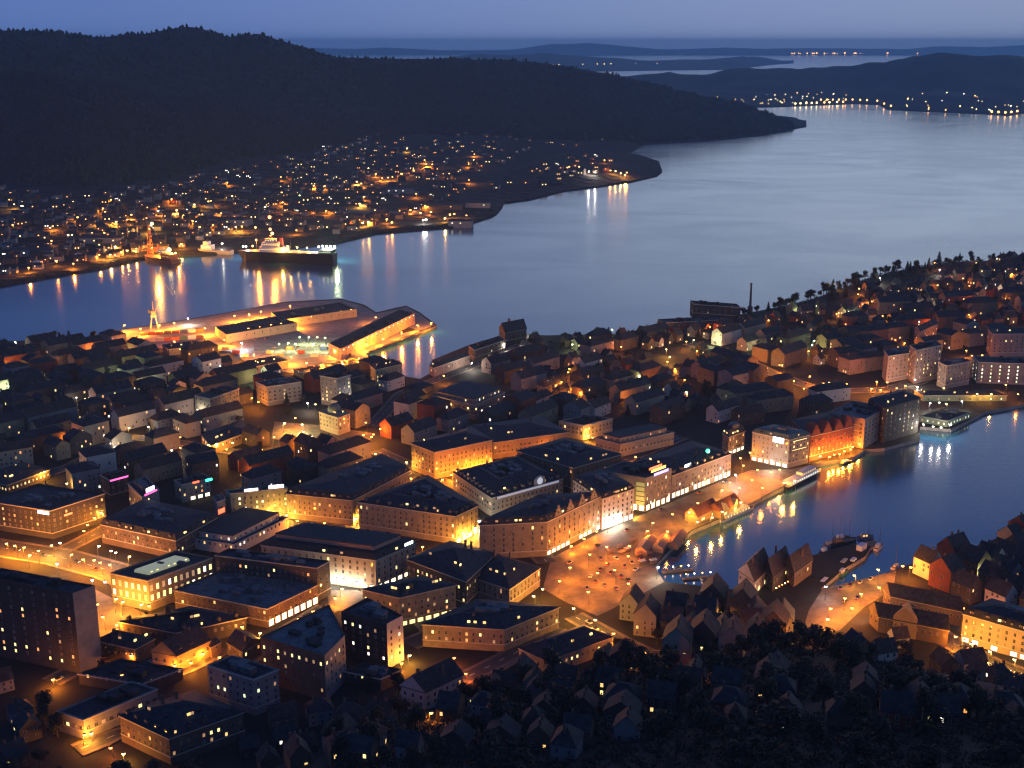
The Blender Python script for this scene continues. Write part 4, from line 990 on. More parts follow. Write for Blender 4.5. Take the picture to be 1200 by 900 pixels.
lamps('in the streets of the near slope', [(608, 725, 'o', 1.9), (600, 740, 'o', .9), (717, 742, 'o', .6), (730, 752, 'o', .7), (745, 762, 'o', .9), (758, 770, 'o', .8), (510, 785, 'o', .7), (531, 770, 'r', .35), (547, 790, 'r', .35), (644, 768, 'y', .5), (849, 718, 'y', .6), (818, 785, 'r', .3), (873, 740, 'o', .8), (875, 748, 'o', .7), (478, 768, 'y', 1), (470, 776, 'o', .9), (447, 787, 'y', .7), (62, 795, 'o', 1.3), (118, 748, 'o', .8), (154, 769, 'o', .6), (143, 790, 'o', 1), (177, 797, 'o', .7), (97, 862, 'o', 1), (132, 876, 'r', .3), (108, 858, 'y', .5), (144, 882, 'y', .5), (206, 779, 'o', .9), (222, 776, 'o', .8), (240, 766, 'o', .8), (503, 837, 'o', .5)], h=5)
lamps('on the wharf square', [(1020, 714, 'w', 0.30), (968, 688, 'b', 0.27), (1003, 674, 'y', 0.60), (1030, 668, 'y', 0.60), (990, 700, 'o', 1.30), (1010, 695, 'o', 1.50), (1032, 688, 'o', 1.40), (972, 712, 'o', 1.30), (1000, 712, 'o', 1.00), (958, 740, 'y', 1.50), (945, 744, 'o', 1.40), (962, 745, 'o', 1.10), (968, 725, 'y', 0.90), (1058, 664, 'o', 1.40), (1066, 664, 'o', 1.00), (1060, 728, 'o', 1.20), (1146, 722, 'w', 0.27), (1130, 712, 'o', 0.90), (1138, 714, 'r', 0.90), (1140, 754, 'y', 1.00), (1162, 763, 'y', 1.10), (1190, 772, 'y', 1.20), (1118, 746, 'o', 0.90), (1128, 750, 'o', 0.80), (1210, 782, 'o', 1.00), (1141, 647, 'y', 0.80), (1134, 646, 'o', 0.80), (1156, 669, 'g', 0.50)])
lamps('on the port quay', [(284, 402, 'b', 0.31), (298, 415, 'o', 0.80), (282, 417, 'o', 0.80), (342, 418, 'o', 0.90), (352, 395, 'g', 0.11), (361, 395, 'g', 0.11), (371, 395, 'g', 0.11), (381, 396, 'g', 0.11), (328, 403, 'g', 0.11), (337, 402, 'g', 0.11), (347, 403, 'g', 0.11), (367, 403, 'g', 0.11), (377, 404, 'g', 0.11), (292, 385, 'o', 2.20), (304, 383.5, 'o', 2.20), (317, 381, 'o', 2.20), (330, 379, 'o', 2.20), (343, 377, 'o', 2.00), (274, 370, 'o', 1.20), (292, 368, 'o', 1.60), (305, 365, 'o', 1.40), (364, 371, 'o', 1.50), (376, 369, 'o', 1.50), (388, 367, 'o', 1.50), (400, 365, 'o', 1.50), (412, 363, 'o', 1.40), (221, 373, 'w', 0.29), (145, 381, 'o', 1.20), (165, 385, 'o', 1.20), (186, 381, 'o', 1.40), (205, 378, 'o', 1.30), (240, 385, 'o', 1.60), (262, 398, 'o', 1.60), (230, 400, 'o', 1.40), (205, 400, 'r', 1.30), (320, 412, 'o', 1.30), (360, 425, 'o', 1.60), (380, 428, 'o', 1.40), (400, 424, 'o', 1.40), (420, 420, 'o', 1.30), (393, 410, 'o', 1.40), (430, 403, 'o', 1.40), (450, 397, 'o', 1.40), (470, 389, 'o', 1.40), (490, 381, 'o', 1.30), (505, 378, 'o', 1.00), (440, 372, 'o', 1.00), (340, 358, 'o', 0.80)], h=8, r=.9, boost=6.0)

# far shore lamps: most only show as points, the ones by the water also throw light on it
def far_where(px, py):
    up = py < (lerp_tab(FOOT, px) + lerp_tab(SHORE, px)) / 2
    return ('high ' if up else 'low ') + ('by the left edge' if px < 75 else 'left of the work barge' if px < 150 else 'above the work barge' if px < 225 else 'above the supply ship' if px < 280 else 'above the black ship' if px < 395 else 'right of the black ship' if px < 480 else 'toward the far headland')
def far_lamp(px, py, c, pw=1.0, where='on the far shore', light=False, r=1.5, h=8, own=True, pen=False):
    if pen:
        g = G(px, py, 12); p = Vector((g.x, g.y, hpen(g.x, g.y)))
    else: p = farshore_z(px, py + 4)
    p.z -= .3
    if 'far shore slope' in where: where = far_where(px, py); own = False
    return lamp_at(p, c, pw, where, h, r, light, 'distant lamps ' + where, 'lamp', own)
for t in [(175, 270, 'y', 8), (234, 268, 'o', 12), (195, 297, 'y', 10), (213, 289, 'o', 4), (186, 300, 'o', 4), (425, 261, 'y', 6), (431, 260, 'y', 6), (453, 260, 'o', 5), (459, 260, 'o', 5), (481, 249, 'o', 2), (493, 250, 'o', 2), (505, 251, 'o', 2),
          (521, 259, 'y', 5), (527, 251, 'o', 3), (533, 254, 'o', 3), (496, 260, 'w', 2), (499, 260, 'w', 2), (150, 296, 'o', 2.5), (160, 297, 'o', 3), (142, 297, 'o', 2), (47, 310, 'o', 2), (67, 309, 'o', 2), (135, 292, 'y', 2), (246, 288, 'w', 2), (260, 288, 'w', 1.5)]:
    far_lamp(t[0], t[1], t[2], t[3], 'by the water of the far shore', True, 1.7, own=False)
for px, py, c in [(686, 205, 'o'), (690, 206, 'w'), (698, 206, 'w'), (665, 203, 'o'), (667, 202, 'o'), (715, 203, 'o'), (721, 203, 'y'), (727, 204, 'y'), (733, 205, 'y'), (735, 203, 'o'), (679, 202, 'o'), (708, 194, 'o')]:
    far_lamp(px, py, c, 2.5, 'on the dark low headland', px > 684, 1.6, pen=True, own=False)
for px, py, c in [(289, 240, 'y'), (272, 230, 'y'), (295, 234, 'o'), (419, 231, 'y'), (426, 230, 'o'), (421, 238, 'y'), (375, 243, 'w'), (351, 230, 'g'), (332, 238, 'o'), (311, 245, 'g'), (477, 173, 'y'), (500, 193, 'o'), (498, 188, 'o'), (507, 192, 'o'), (485, 200, 'o'), (440, 205, 'o'), (455, 208, 'o'), (470, 203, 'o'), (418, 214, 'y'), (424, 216, 'o'), (368, 218, 'o'), (381, 219, 'o'), (330, 226, 'o'), (345, 212, 'g'), (155, 253, 'o'), (185, 249, 'w'), (207, 247, 'y'), (228, 241, 'y'), (120, 263, 'y'), (105, 270, 'o'), (81, 277, 'y'), (137, 261, 'y'), (92, 255, 'o'), (245, 236, 'o'), (60, 283, 'o'), (46, 290, 'o')]:
    far_lamp(px, py, c, 9, 'on the far shore slope', c in 'oy', 1.6)
fl = random.Random(31)
for _ in range(46):
    px = fl.uniform(10, 560); y0 = lerp_tab(FOOT, px) + 8; y1 = lerp_tab(SHORE, px) - 8
    if y1 > y0: far_lamp(px, fl.uniform(y0, y1), fl.choice('oooy'), fl.uniform(4, 9), 'on the far shore slope', True, 1.3)

# ================================================================== plain town houses
HR = random.Random(5)
HV = []
def house_meshes(w, d, h, rh, kind, wall, roof, cache={}):
    k = (w, d, h, rh, kind, wall, roof)
    if k in cache: return cache[k]
    q = [(-w / 2, -d / 2), (w / 2, -d / 2), (w / 2, d / 2), (-w / 2, d / 2)]
    b = MB()
    if kind == 'gable':
        vs = at_z(q, -4) + at_z(q, h) + [(w / 2, 0, h + rh - .12), (-w / 2, 0, h + rh - .12)]
        b.add(vs, [(0, 1, 5, 4), (2, 3, 7, 6), (1, 2, 6, 8, 5), (3, 0, 4, 9, 7), (3, 2, 1, 0)])
    elif kind == 'cross':
        vs = at_z(q, -4) + at_z(q, h) + [(0, -d / 2, h + rh - .12), (0, d / 2, h + rh - .12)]
        b.add(vs, [(1, 2, 6, 5), (3, 0, 4, 7), (0, 1, 5, 8, 4), (2, 3, 7, 9, 6), (3, 2, 1, 0)])
    else:
        b.prism(q, -4, h)
    wm_ = b.mesh('house_wall', WALL[wall])
    r = MB(); o = .5
    if kind in ('gable', 'cross'):
        if kind == 'gable': A, Bx = w / 2 + .3, d / 2 + o
        else: A, Bx = d / 2 + .3, w / 2 + o
        ez = h - o * rh / (Bx - o) ; t = .22
        vs = [(-A, -Bx, ez), (A, -Bx, ez), (A, 0, h + rh), (-A, 0, h + rh), (A, Bx, ez), (-A, Bx, ez)]
        vs += [(x, y, z + t) for x, y, z in vs]
        if kind == 'cross': vs = [(-y, x, z) for x, y, z in vs]
        r.add(vs, [(6, 7, 8, 9), (9, 8, 10, 11), (3, 2, 1, 0), (5, 4, 2, 3), (0, 1, 7, 6), (4, 5, 11, 10), (1, 2, 8, 7), (2, 4, 10, 8), (3, 0, 6, 9), (5, 3, 9, 11)])
    else:
        e = inset(q, -o); i = inset(q, min(w, d) * .44)
        r.loft(at_z(e, h), at_z(i, h + rh)); r.add(at_z(e, h), [(3, 2, 1, 0)])
    rm_ = r.mesh('house_roof', ROOF[roof])
    ch = MB().box((0, 0, 0), (.9, .9, rh * .7 + 1.8), 0).mesh('house_chimney', WALL['brown'])
    cache[k] = (wm_, rm_, ch); return cache[k]
SIZES = {'small': [(9, 8, 6.5, 4.2), (10, 8.5, 7, 4.6), (8.5, 7.5, 6, 4.4), (12, 9, 7.5, 4.5)],
         'town': [(14, 11, 10.5, 4.2), (17, 12, 12, 4.5), (13, 11, 9, 4.4), (20, 12, 11.5, 4.2)],
         'terrace': [(30, 12, 11, 4.6), (38, 13, 12, 4.8), (24, 12, 10, 4.6), (34, 13, 13, 5)],
         'block': [(22, 16, 14, 3.6), (26, 15, 12.5, 3.6), (19, 17, 15, 3.8)],
         'row': [(11, 13, 11, 6), (12, 14, 12.5, 6.5), (10, 13, 10, 5.6)]}
WN = {'cream': 'cream', 'white': 'white', 'ochre': 'ochre', 'pink': 'pinkish', 'grey': 'grey', 'brown': 'brown', 'red': 'brick red', 'stone': 'stone', 'dark': 'dark', 'green': 'pale green', 'concrete': 'grey'}
def house(x, y, rz, size, kind, wall, roof, place, nlit, unlit, s=1.0):
    w, d, h, rh = HR.choice(SIZES[size])
    z = hcity(x, y)
    wm_, rm_, ch = house_meshes(w, d, h, rh, kind, wall, roof)
    nm = 'terrace_block' if size == 'terrace' else 'apartment_house' if size == 'block' else 'gabled_house' if kind != 'hip' else 'town_house'
    rt = empty(nm, (x, y, z), rz); rt.scale = (s, s, s)
    lab = WN[wall] + ' ' + ('gabled' if kind != 'hip' else 'hipped') + (' terrace' if size == 'terrace' else ' flats' if size == 'block' else ' house')
    lab += {0: '', 1: ' with a lit window', 2: ' with two lit windows'}.get(nlit, ' with lit windows')
    pend(rt, lab + ' ' + place, 'terrace' if size == 'terrace' else 'flats' if size == 'block' else 'house', ('terraces ' if size == 'terrace' else 'houses ') + place.split(' in row')[0])
    link('wall', wm_, rt); link('roof', rm_, rt)
    for cx in ((-w * .22,) if HR.random() < .6 else (-w * .25, w * .2)):
        link('chimney', ch, rt, (cx if kind != 'cross' else .3, .3 if kind != 'cross' else cx, h + rh * .8))
    slots = []
    # the two sides that look toward the viewpoint
    for ang, L, off_ in ((0, w, d / 2), (math.pi / 2, d, w / 2), (math.pi, w, d / 2), (-math.pi / 2, d, w / 2)):
        a = rz + ang; nx, ny = math.sin(a), -math.cos(a)
        if nx * (0 - x) + ny * (0 - y) < 0.25 * math.hypot(x, y): continue
        n = max(2, int(L / 3.1))
        for fl in range(max(1, int(h / 3.2))):
            for c in range(n):
                u = L * ((c + .5) / n - .5)
                slots.append((ang, math.cos(ang) * u + math.sin(ang) * (off_ + .05), math.sin(ang) * u - math.cos(ang) * (off_ + .05), 1.9 + fl * 3.1))
    HR.shuffle(slots)
    for i, (ang, wx, wy, wz) in enumerate(slots[:nlit + unlit]):
        k = HR.choice(('warm', 'warm', 'yellow', 'yellow', 'orange', 'white', 'dim')) if i < nlit else 'off'
        o = link('window', WIN[k], rt, (wx, wy, wz)); o.rotation_euler = (0, 0, ang)
        if i < nlit and y > 950: o.scale = (1.25, 1, 1.1)
    if size in ('terrace', 'block'):
        c_, s_ = math.cos(rz), math.sin(rz)
        EXCL.append([(x + (u * c_ - v * s_) * s, y + (u * s_ + v * c_) * s) for u, v in ((-w / 2, -d / 2), (w / 2, -d / 2), (w / 2, d / 2), (-w / 2, d / 2))])
    else: HOUSES.append((x, y, max(w, d) * s * .6))
    return rt
HOUSES = []
def free(x, y, r, houses=True):
    if not inside(COAST, x, y) or poly_dist(COAST, x, y) < r + 5: return False
    for q in EXCL:
        if inside(q, x, y) or poly_dist(q, x, y) < r + 1.5: return False
    for P, wd in ROADS:
        for a, b in zip(P, P[1:]):
            if seg_dist(a, b, x, y)[0] < r + wd - 1: return False
    if houses:
        for hx, hy, hr in HOUSES:
            if (hx - x) ** 2 + (hy - y) ** 2 < (r + hr) ** 2 * .82: return False
    return True
def zone(place, pts, axis, dx, dy, size, walls, kinds=('gable', 'gable', 'cross', 'hip'), limit=60, lit=(0, 0, 1, 1, 2, 3), unlit=4, drop=.06, roofs=('slate', 'slate', 'tile', 'tar'), seed=1):
    rnd = random.Random(seed)
    poly = [GT(*p) for p in pts]
    a, b = GT(*axis[0]), GT(*axis[1]); th = math.atan2(b.y - a.y, b.x - a.x); c, s = math.cos(th), math.sin(th)
    us = [p.x * c + p.y * s for p in poly]; vs = [-p.x * s + p.y * c for p in poly]
    v = min(vs); row = 0; n = 0; got = []
    while v < max(vs):
        u = min(us) + rnd.uniform(0, dx); rowgot = []
        while u < max(us):
            x, y = u * c - v * s, u * s + v * c
            step = dx * rnd.uniform(.88, 1.2)
            if inside(poly, x, y) and rnd.random() > drop and (free(x, y, 6.0 if size == 'small' else 12 if size == 'block' else 7.5) if size != 'terrace' else all(free(x + t_ * c, y + t_ * s, 6.5) for t_ in (-15, -7, 0, 7, 15))):
                rowgot.append((x, y))
            u += step
        if rowgot: got.append(rowgot)
        v += dy
    tot = sum(len(r) for r in got); keep = min(1.0, limit / max(1, tot))
    k = 0
    for row in got:
        rr = [p for p in row if rnd.random() < keep]
        if not rr: continue
        k += 1
        for x, y in rr:
            if not free(x, y, 6.0): continue
            if size == 'terrace' and not all(free(x + t_ * c, y + t_ * s, 6.5) for t_ in (-15, 0, 15)): continue
            house(x + rnd.uniform(-1, 1), y + rnd.uniform(-1, 1), th + (0 if size == 'terrace' else rnd.choice((0, 0, 0, math.pi / 2))) + rnd.uniform(-.05, .05), size, rnd.choice(kinds), rnd.choice(walls), rnd.choice(roofs),
                  place, rnd.choice(lit), unlit, rnd.uniform(.92, 1.12)); n += 1
    print('ZONE', place, tot, n)
MIX = ('cream', 'grey', 'grey', 'brown', 'pink', 'brown', 'red', 'stone', 'dark', 'dark', 'white')
UPQ = [(-60, 560), (-60, 412), (60, 406), (125, 404), (235, 420), (300, 440), (372, 452), (300, 478), (225, 495), (310, 502), (310, 535), (300, 560), (250, 575), (200, 562), (60, 548)]
zone('below the port', UPQ, ((0, 560), (200, 510)), 36, 25, 'terrace', MIX, kinds=('gable', 'gable', 'hip'), limit=58, lit=(0, 1, 2, 3, 3), unlit=8, drop=.0, seed=31)
zone('on the hill foot', [(960, 404), (1040, 390), (1165, 392), (1165, 414), (1140, 420), (1100, 418), (1040, 404), (1036, 440), (985, 440)], ((980, 420), (1100, 400)), 26, 24, 'block', ('pink', 'brown', 'stone', 'grey', 'ochre'), kinds=('hip', 'gable'), limit=18, lit=(1, 2, 3), unlit=10, drop=0, seed=45)
zone('on the wooded hill', [(985, 382), (1085, 352), (1250, 345), (1250, 385), (1085, 388)], ((980, 380), (1150, 365)), 36, 28, 'terrace', ('brown', 'grey', 'stone', 'red', 'dark'), kinds=('gable', 'hip'), limit=16, lit=(1, 2, 3), unlit=8, drop=0, seed=46)
zone('near the inlet', [(376, 452), (432, 436), (490, 448), (500, 470), (600, 472), (740, 486), (660, 500), (560, 498), (480, 520), (440, 530), (410, 500)], ((440, 530), (600, 470)), 36, 24, 'terrace', MIX, kinds=('gable', 'hip'), limit=16, lit=(0, 1, 2), unlit=8, drop=0, seed=32)
zone('on the low headland', [(540, 425), (620, 404), (770, 396), (860, 384), (1000, 400), (1040, 440), (940, 436), (870, 415), (860, 490), (780, 508), (720, 488), (610, 455)], ((700, 480), (860, 430)), 38, 30, 'terrace', MIX, kinds=('gable', 'hip'), limit=34, lit=(0, 1, 2, 3), unlit=8, drop=0, seed=33)
zone('behind the theatre', [(300, 512), (440, 525), (490, 545), (440, 560), (336, 575), (264, 570), (300, 540)], ((336, 577), (440, 545)), 36, 22, 'terrace', MIX, kinds=('gable', 'hip'), limit=12, lit=(0, 1, 2), unlit=9, drop=0, seed=34)
zone('behind the quay street', [(860, 500), (880, 440), (960, 458), (1040, 462), (1000, 480), (960, 482), (925, 492), (885, 505)], ((870, 490), (1000, 470)), 30, 22, 'terrace', MIX, kinds=('gable', 'hip'), limit=12, lit=(0, 1, 1), unlit=8, drop=0, seed=35)
zone('below the port', UPQ, ((0, 560), (200, 510)), 29, 27, 'block', MIX, kinds=('hip', 'hip', 'gable'), limit=30, lit=(1, 2, 3, 4), unlit=12, drop=0, seed=41)
zone('above the avenue', [(-20, 550), (60, 540), (150, 515), (300, 535), (335, 572), (250, 580), (200, 568), (118, 590), (60, 575)], ((0, 575), (200, 540)), 27, 25, 'block', MIX, kinds=('hip', 'gable'), limit=16, lit=(1, 2, 3), unlit=12, drop=0, seed=42)
zone('by the headland yard', [(826, 396), (900, 420), (960, 446), (900, 474), (862, 470), (800, 446)], ((830, 430), (930, 460)), 27, 25, 'block', MIX, kinds=('hip', 'gable'), limit=14, lit=(0, 1, 2), unlit=10, drop=0, seed=43)
zone('near the inlet', [(376, 452), (432, 436), (490, 448), (500, 470), (600, 472), (740, 486), (660, 500), (560, 498), (480, 520), (440, 530), (410, 500)], ((440, 530), (600, 470)), 27, 24, 'block', MIX, kinds=('hip', 'gable'), limit=12, lit=(0, 1, 2), unlit=10, drop=0, seed=44)
zone('below the port', [(-40, 545), (-40, 415), (60, 408), (125, 404), (235, 420), (300, 440), (372, 452), (300, 478), (225, 495), (310, 502), (310, 535), (300, 560), (250, 575), (200, 555), (60, 545)], ((0, 560), (200, 510)), 19, 21, 'town', MIX, limit=55, lit=(0, 1, 1, 2, 3), seed=2)
zone('near the inlet', [(376, 452), (432, 436), (490, 448), (500, 470), (600, 472), (720, 486), (640, 498), (560, 498), (480, 520), (440, 530), (410, 500)], ((440, 530), (600, 470)), 17, 18, 'town', MIX, limit=30, seed=3)
zone('on the low headland', [(560, 428), (620, 400), (770, 393), (850, 378), (930, 366), (1000, 384), (1080, 392), (1040, 440), (940, 440), (870, 415), (860, 490), (780, 505), (720, 485), (610, 455)], ((700, 480), (860, 430)), 15, 17, 'small', MIX, limit=95, lit=(0, 0, 1, 1, 2), seed=4)
zone('on the wooded hill', [(925, 370), (1015, 340), (1130, 324), (1250, 318), (1250, 380), (1160, 385), (1085, 385), (1000, 382)], ((950, 380), (1150, 350)), 17, 19, 'small', ('dark', 'brown', 'grey', 'red', 'brown', 'dark', 'stone'), limit=84, lit=(0, 1, 1, 2, 2, 3), seed=5)
zone('behind the theatre', [(300, 512), (440, 525), (490, 545), (440, 560), (336, 575), (264, 570), (300, 540)], ((336, 577), (440, 545)), 16, 18, 'town', MIX, limit=22, seed=6)
zone('on the near slope', [(400, 800), (470, 790), (500, 800), (560, 785), (640, 785), (720, 750), (800, 792), (900, 800), (1060, 815), (1200, 858), (1200, 880), (900, 860), (700, 905), (400, 905)], ((480, 830), (720, 800)), 16, 19, 'small', ('dark', 'brown', 'grey', 'dark', 'brown', 'red'), limit=48, lit=(0, 1, 1, 2), unlit=7, seed=7)
zone('below the square', [(680, 732), (705, 728), (750, 716), (800, 716), (900, 722), (940, 728), (930, 752), (870, 775), (800, 780), (755, 755)], ((690, 730), (800, 745)), 13.5, 16, 'row', ('white', 'cream', 'grey', 'brown', 'dark'), limit=34, kinds=('gable', 'cross', 'cross'), lit=(0, 0, 1, 2), unlit=7, seed=8)
zone('behind the old wharf', [(1066, 680), (1125, 655), (1250, 604), (1250, 735), (1180, 722), (1110, 700)], ((1080, 680), (1200, 640)), 12.5, 17, 'row', ('white', 'grey', 'brown', 'red', 'dark', 'cream'), limit=40, kinds=('cross', 'cross', 'gable'), lit=(0, 0, 0, 1, 1), unlit=6, seed=9)
zone('under the slope', [(960, 762), (1060, 752), (1090, 748), (1160, 785), (1250, 815), (1250, 850), (1100, 815), (1000, 800)], ((980, 770), (1100, 790)), 14, 17, 'small', ('white', 'grey', 'dark', 'brown'), limit=16, lit=(0, 0, 1), unlit=7, seed=10)
zone('in the lower corner', [(-60, 800), (60, 802), (62, 905), (-60, 905)], ((0, 850), (60, 830)), 15, 17, 'small', ('grey', 'dark', 'brown'), limit=6, lit=(1, 1, 2), unlit=6, seed=11)
zone('beside the orange-lit steep roof', [(118, 740), (205, 738), (178, 762), (150, 772), (118, 762)], ((120, 760), (180, 745)), 15, 15, 'small', ('grey', 'dark', 'brown'), limit=5, lit=(0, 1), unlit=6, seed=12)
zone('under the modern office', [(292, 845), (405, 812), (420, 900), (282, 905)], ((300, 850), (400, 830)), 15, 17, 'small', ('grey', 'dark', 'brown'), limit=10, lit=(0, 1), unlit=7, seed=13)

lr = random.Random(15)
def scatter_lamps(where, pts, n, cols, pw0, pw1):
    poly = [GT(*p) for p in pts]; k = 0; got = []
    for _ in range(n * 50):
        if k >= n: break
        x, y = lr.uniform(min(p.x for p in poly), max(p.x for p in poly)), lr.uniform(min(p.y for p in poly), max(p.y for p in poly))
        if not inside(poly, x, y) or not free(x, y, .5) or any((x - a) ** 2 + (y - b) ** 2 < 900 for a, b in got): continue
        got.append((x, y)); lamp_at(Vector((x, y, hcity(x, y))), lr.choice(cols), lr.uniform(pw0, pw1), where, 8, .75); k += 1
scatter_lamps('between the dark houses', UPQ, 30, 'yoowgo', .3, .9)
scatter_lamps('between the low headland houses', [(560, 428), (620, 400), (770, 393), (870, 380), (1000, 396), (960, 440), (870, 470), (780, 505), (720, 485), (610, 455)], 22, 'yoogo', .3, .9)
scatter_lamps('up on the hillside', [(930, 366), (1015, 334), (1130, 318), (1250, 312), (1250, 400), (1085, 400), (1000, 390)], 22, 'yooow', .4, 1.0)
# ================================================================== houses on the far shore
FH = []
for i in range(10):
    rnd = random.Random(40 + i); w, d, h, rh = rnd.uniform(9, 15), rnd.uniform(8, 10), rnd.uniform(5.5, 9), rnd.uniform(2.5, 4)
    b = MB(); q = [(-w / 2, -d / 2), (w / 2, -d / 2), (w / 2, d / 2), (-w / 2, d / 2)]
    vs = at_z(q, -6) + at_z(q, h) + [(w / 2, 0, h + rh), (-w / 2, 0, h + rh)]
    b.add(vs, [(0, 1, 5, 4), (2, 3, 7, 6), (1, 2, 6, 8, 5), (3, 0, 4, 9, 7), (3, 2, 1, 0)], 0)
    b.add([(-w / 2 - .3, -d / 2 - .5, h - .3), (w / 2 + .3, -d / 2 - .5, h - .3), (w / 2 + .3, 0, h + rh + .2), (-w / 2 - .3, 0, h + rh + .2), (w / 2 + .3, d / 2 + .5, h - .3), (-w / 2 - .3, d / 2 + .5, h - .3)], [(0, 1, 2, 3), (3, 2, 4, 5)], 1)
    nl = (1, 1, 1, 1, 2, 2, 2, 3, 1, 2)[i]
    for k in range(nl):
        b.box((w * ((k + .5) / nl - .5) * .8 + rnd.uniform(-.6, .6), -d / 2 - .06, rnd.choice((2.2, 5.0))), (1.5, .16, 1.4), 0, 2)
    lk = ('yellow', 'warm', 'warm', 'yellow', 'orange', 'warm', 'yellow', 'white', 'orange', 'warm')[i]
    FH.append((b.mesh('far_house', [WALL[rnd.choice(('dark', 'grey', 'brown', 'brown', 'red'))], ROOF['slate'], glow('far_window_' + lk, {'yellow': (1, .7, .25), 'warm': (1, .5, .14), 'orange': (1, .33, .07), 'white': (1, .9, .7)}[lk], 4.5)]), nl))
fr = random.Random(77); nf = 0
FARZONES = [('on the far shore slope', [(0, 222), (100, 230), (200, 214), (280, 192), (350, 184), (420, 160), (500, 152), (580, 158), (640, 160), (745, 155), (750, 163), (640, 175), (560, 205), (530, 240), (440, 266), (390, 278), (300, 262), (240, 285), (120, 305), (0, 325)], 250, False),
            ('on the dark low headland', [(560, 222), (620, 200), (680, 185), (740, 190), (745, 203), (690, 208), (620, 222)], 30, True)]
for where, poly, n, pen in FARZONES:
    k = 0; placed = []
    for _ in range(n * 30):
        if k >= n: break
        px, py = fr.uniform(min(p[0] for p in poly), max(p[0] for p in poly)), fr.uniform(min(p[1] for p in poly), max(p[1] for p in poly))
        if not inside(poly, px, py): continue
        if any(abs(px - a) < 7 and abs(py - b_) < 3 for a, b_ in placed): continue
        if pen:
            g = G(px, py, 10); p = Vector((g.x, g.y, hpen(g.x, g.y)))
        else: p = farshore_z(px, py)
        placed.append((px, py)); me, nl = fr.choice(FH)
        o = link('distant_house', me, None, p); o.rotation_euler = (0, 0, fr.uniform(-.5, .5)); s = fr.uniform(.9, 1.25); o.scale = (s, s, s)
        wh_ = where if pen else far_where(px, py)
        pend(o, ('tiny far house, one lit window, ' if nl == 1 else 'small far house, two lit windows, ' if nl == 2 else 'larger far house, three lit windows, ') + wh_, 'house', 'distant houses ' + wh_); k += 1
# past three hundred of them: the rest of the far shore's houses as one mass
b = MB(); k = 0; mass_lit = [WALL['brown'], ROOF['slate'], glow('far_mass_warm', (1, .36, .06), 3.2), glow('far_mass_yellow', (1, .62, .2), 4), WALL['grey']]
while k < 520:
    px, py = fr.uniform(-10, 750), fr.uniform(150, 325)
    if not inside(FARZONES[0][1], px, py): continue
    p = farshore_z(px, py); k += 1; w, d, h = fr.uniform(8, 14), 8, fr.uniform(5, 8); rh = 3
    x, y, z = p; vs = [(x - w / 2, y - d / 2, z - 5), (x + w / 2, y - d / 2, z - 5), (x + w / 2, y + d / 2, z - 5), (x - w / 2, y + d / 2, z - 5), (x - w / 2, y - d / 2, z + h), (x + w / 2, y - d / 2, z + h), (x + w / 2, y + d / 2, z + h), (x - w / 2, y + d / 2, z + h), (x - w / 2, y, z + h + rh), (x + w / 2, y, z + h + rh)]
    b.add(vs, [(0, 1, 5, 4), (2, 3, 7, 6), (1, 2, 6, 9, 5), (3, 0, 4, 8, 7)], fr.choice((0, 4))); b.add(vs, [(4, 5, 9, 8), (6, 7, 8, 9)], 1)
    if fr.random() < .62: b.box((x + fr.uniform(-w * .3, w * .3), y - d / 2 - .06, z + fr.choice((2, 4.5))), (fr.uniform(.7, 1.7), .16, fr.uniform(.8, 1.3)), 0, fr.choice((2, 2, 2, 3)))
o = b.build('far_shore_settlement', mass_lit); o['kind'] = 'stuff'; o['label'] = 'mass of small houses and window lights on the far shore'; o['category'] = 'houses'
# long low sheds and halls of the far shore
for i, (px, py, w, d, h) in enumerate([(520, 246, 70, 25, 9), (470, 225, 60, 22, 10), (560, 243, 46, 24, 9), (360, 250, 80, 25, 9), (270, 262, 70, 25, 9), (120, 285, 60, 25, 9), (300, 237, 60, 20, 12), (540, 262, 40, 20, 8), (40, 300, 60, 25, 9)]):
    p = farshore_z(px, py); b = MB()
    rt = empty('waterfront_hall', p, fr.uniform(-.2, .1)); pend(rt, 'long low hall on the far shore waterfront', 'hall', 'halls of the far shore')
    b.box((0, 0, h / 2 - 2), (w, d, h + 4)); b.build('wall', WALL[('dark', 'grey', 'concrete')[i % 3]], rt)
    r = MB(); r.add([(-w / 2 - .5, -d / 2 - .5, h), (w / 2 + .5, -d / 2 - .5, h), (w / 2 + .5, 0, h + 3), (-w / 2 - .5, 0, h + 3), (w / 2 + .5, d / 2 + .5, h), (-w / 2 - .5, d / 2 + .5, h)], [(0, 1, 2, 3), (3, 2, 4, 5), (1, 4, 2), (5, 0, 3), (4, 1, 0, 5)]); r.build('roof', ROOF['slate'], rt)
    for k in range(int(w / 14)):
        if fr.random() < .6:
            o = link('window', WIN[fr.choice(('yellow', 'warm', 'green', 'white'))], rt, (-w / 2 + 7 + 14 * k, -d / 2 - .05, h * .6)); o.scale = (2.0, 1, 1.1)
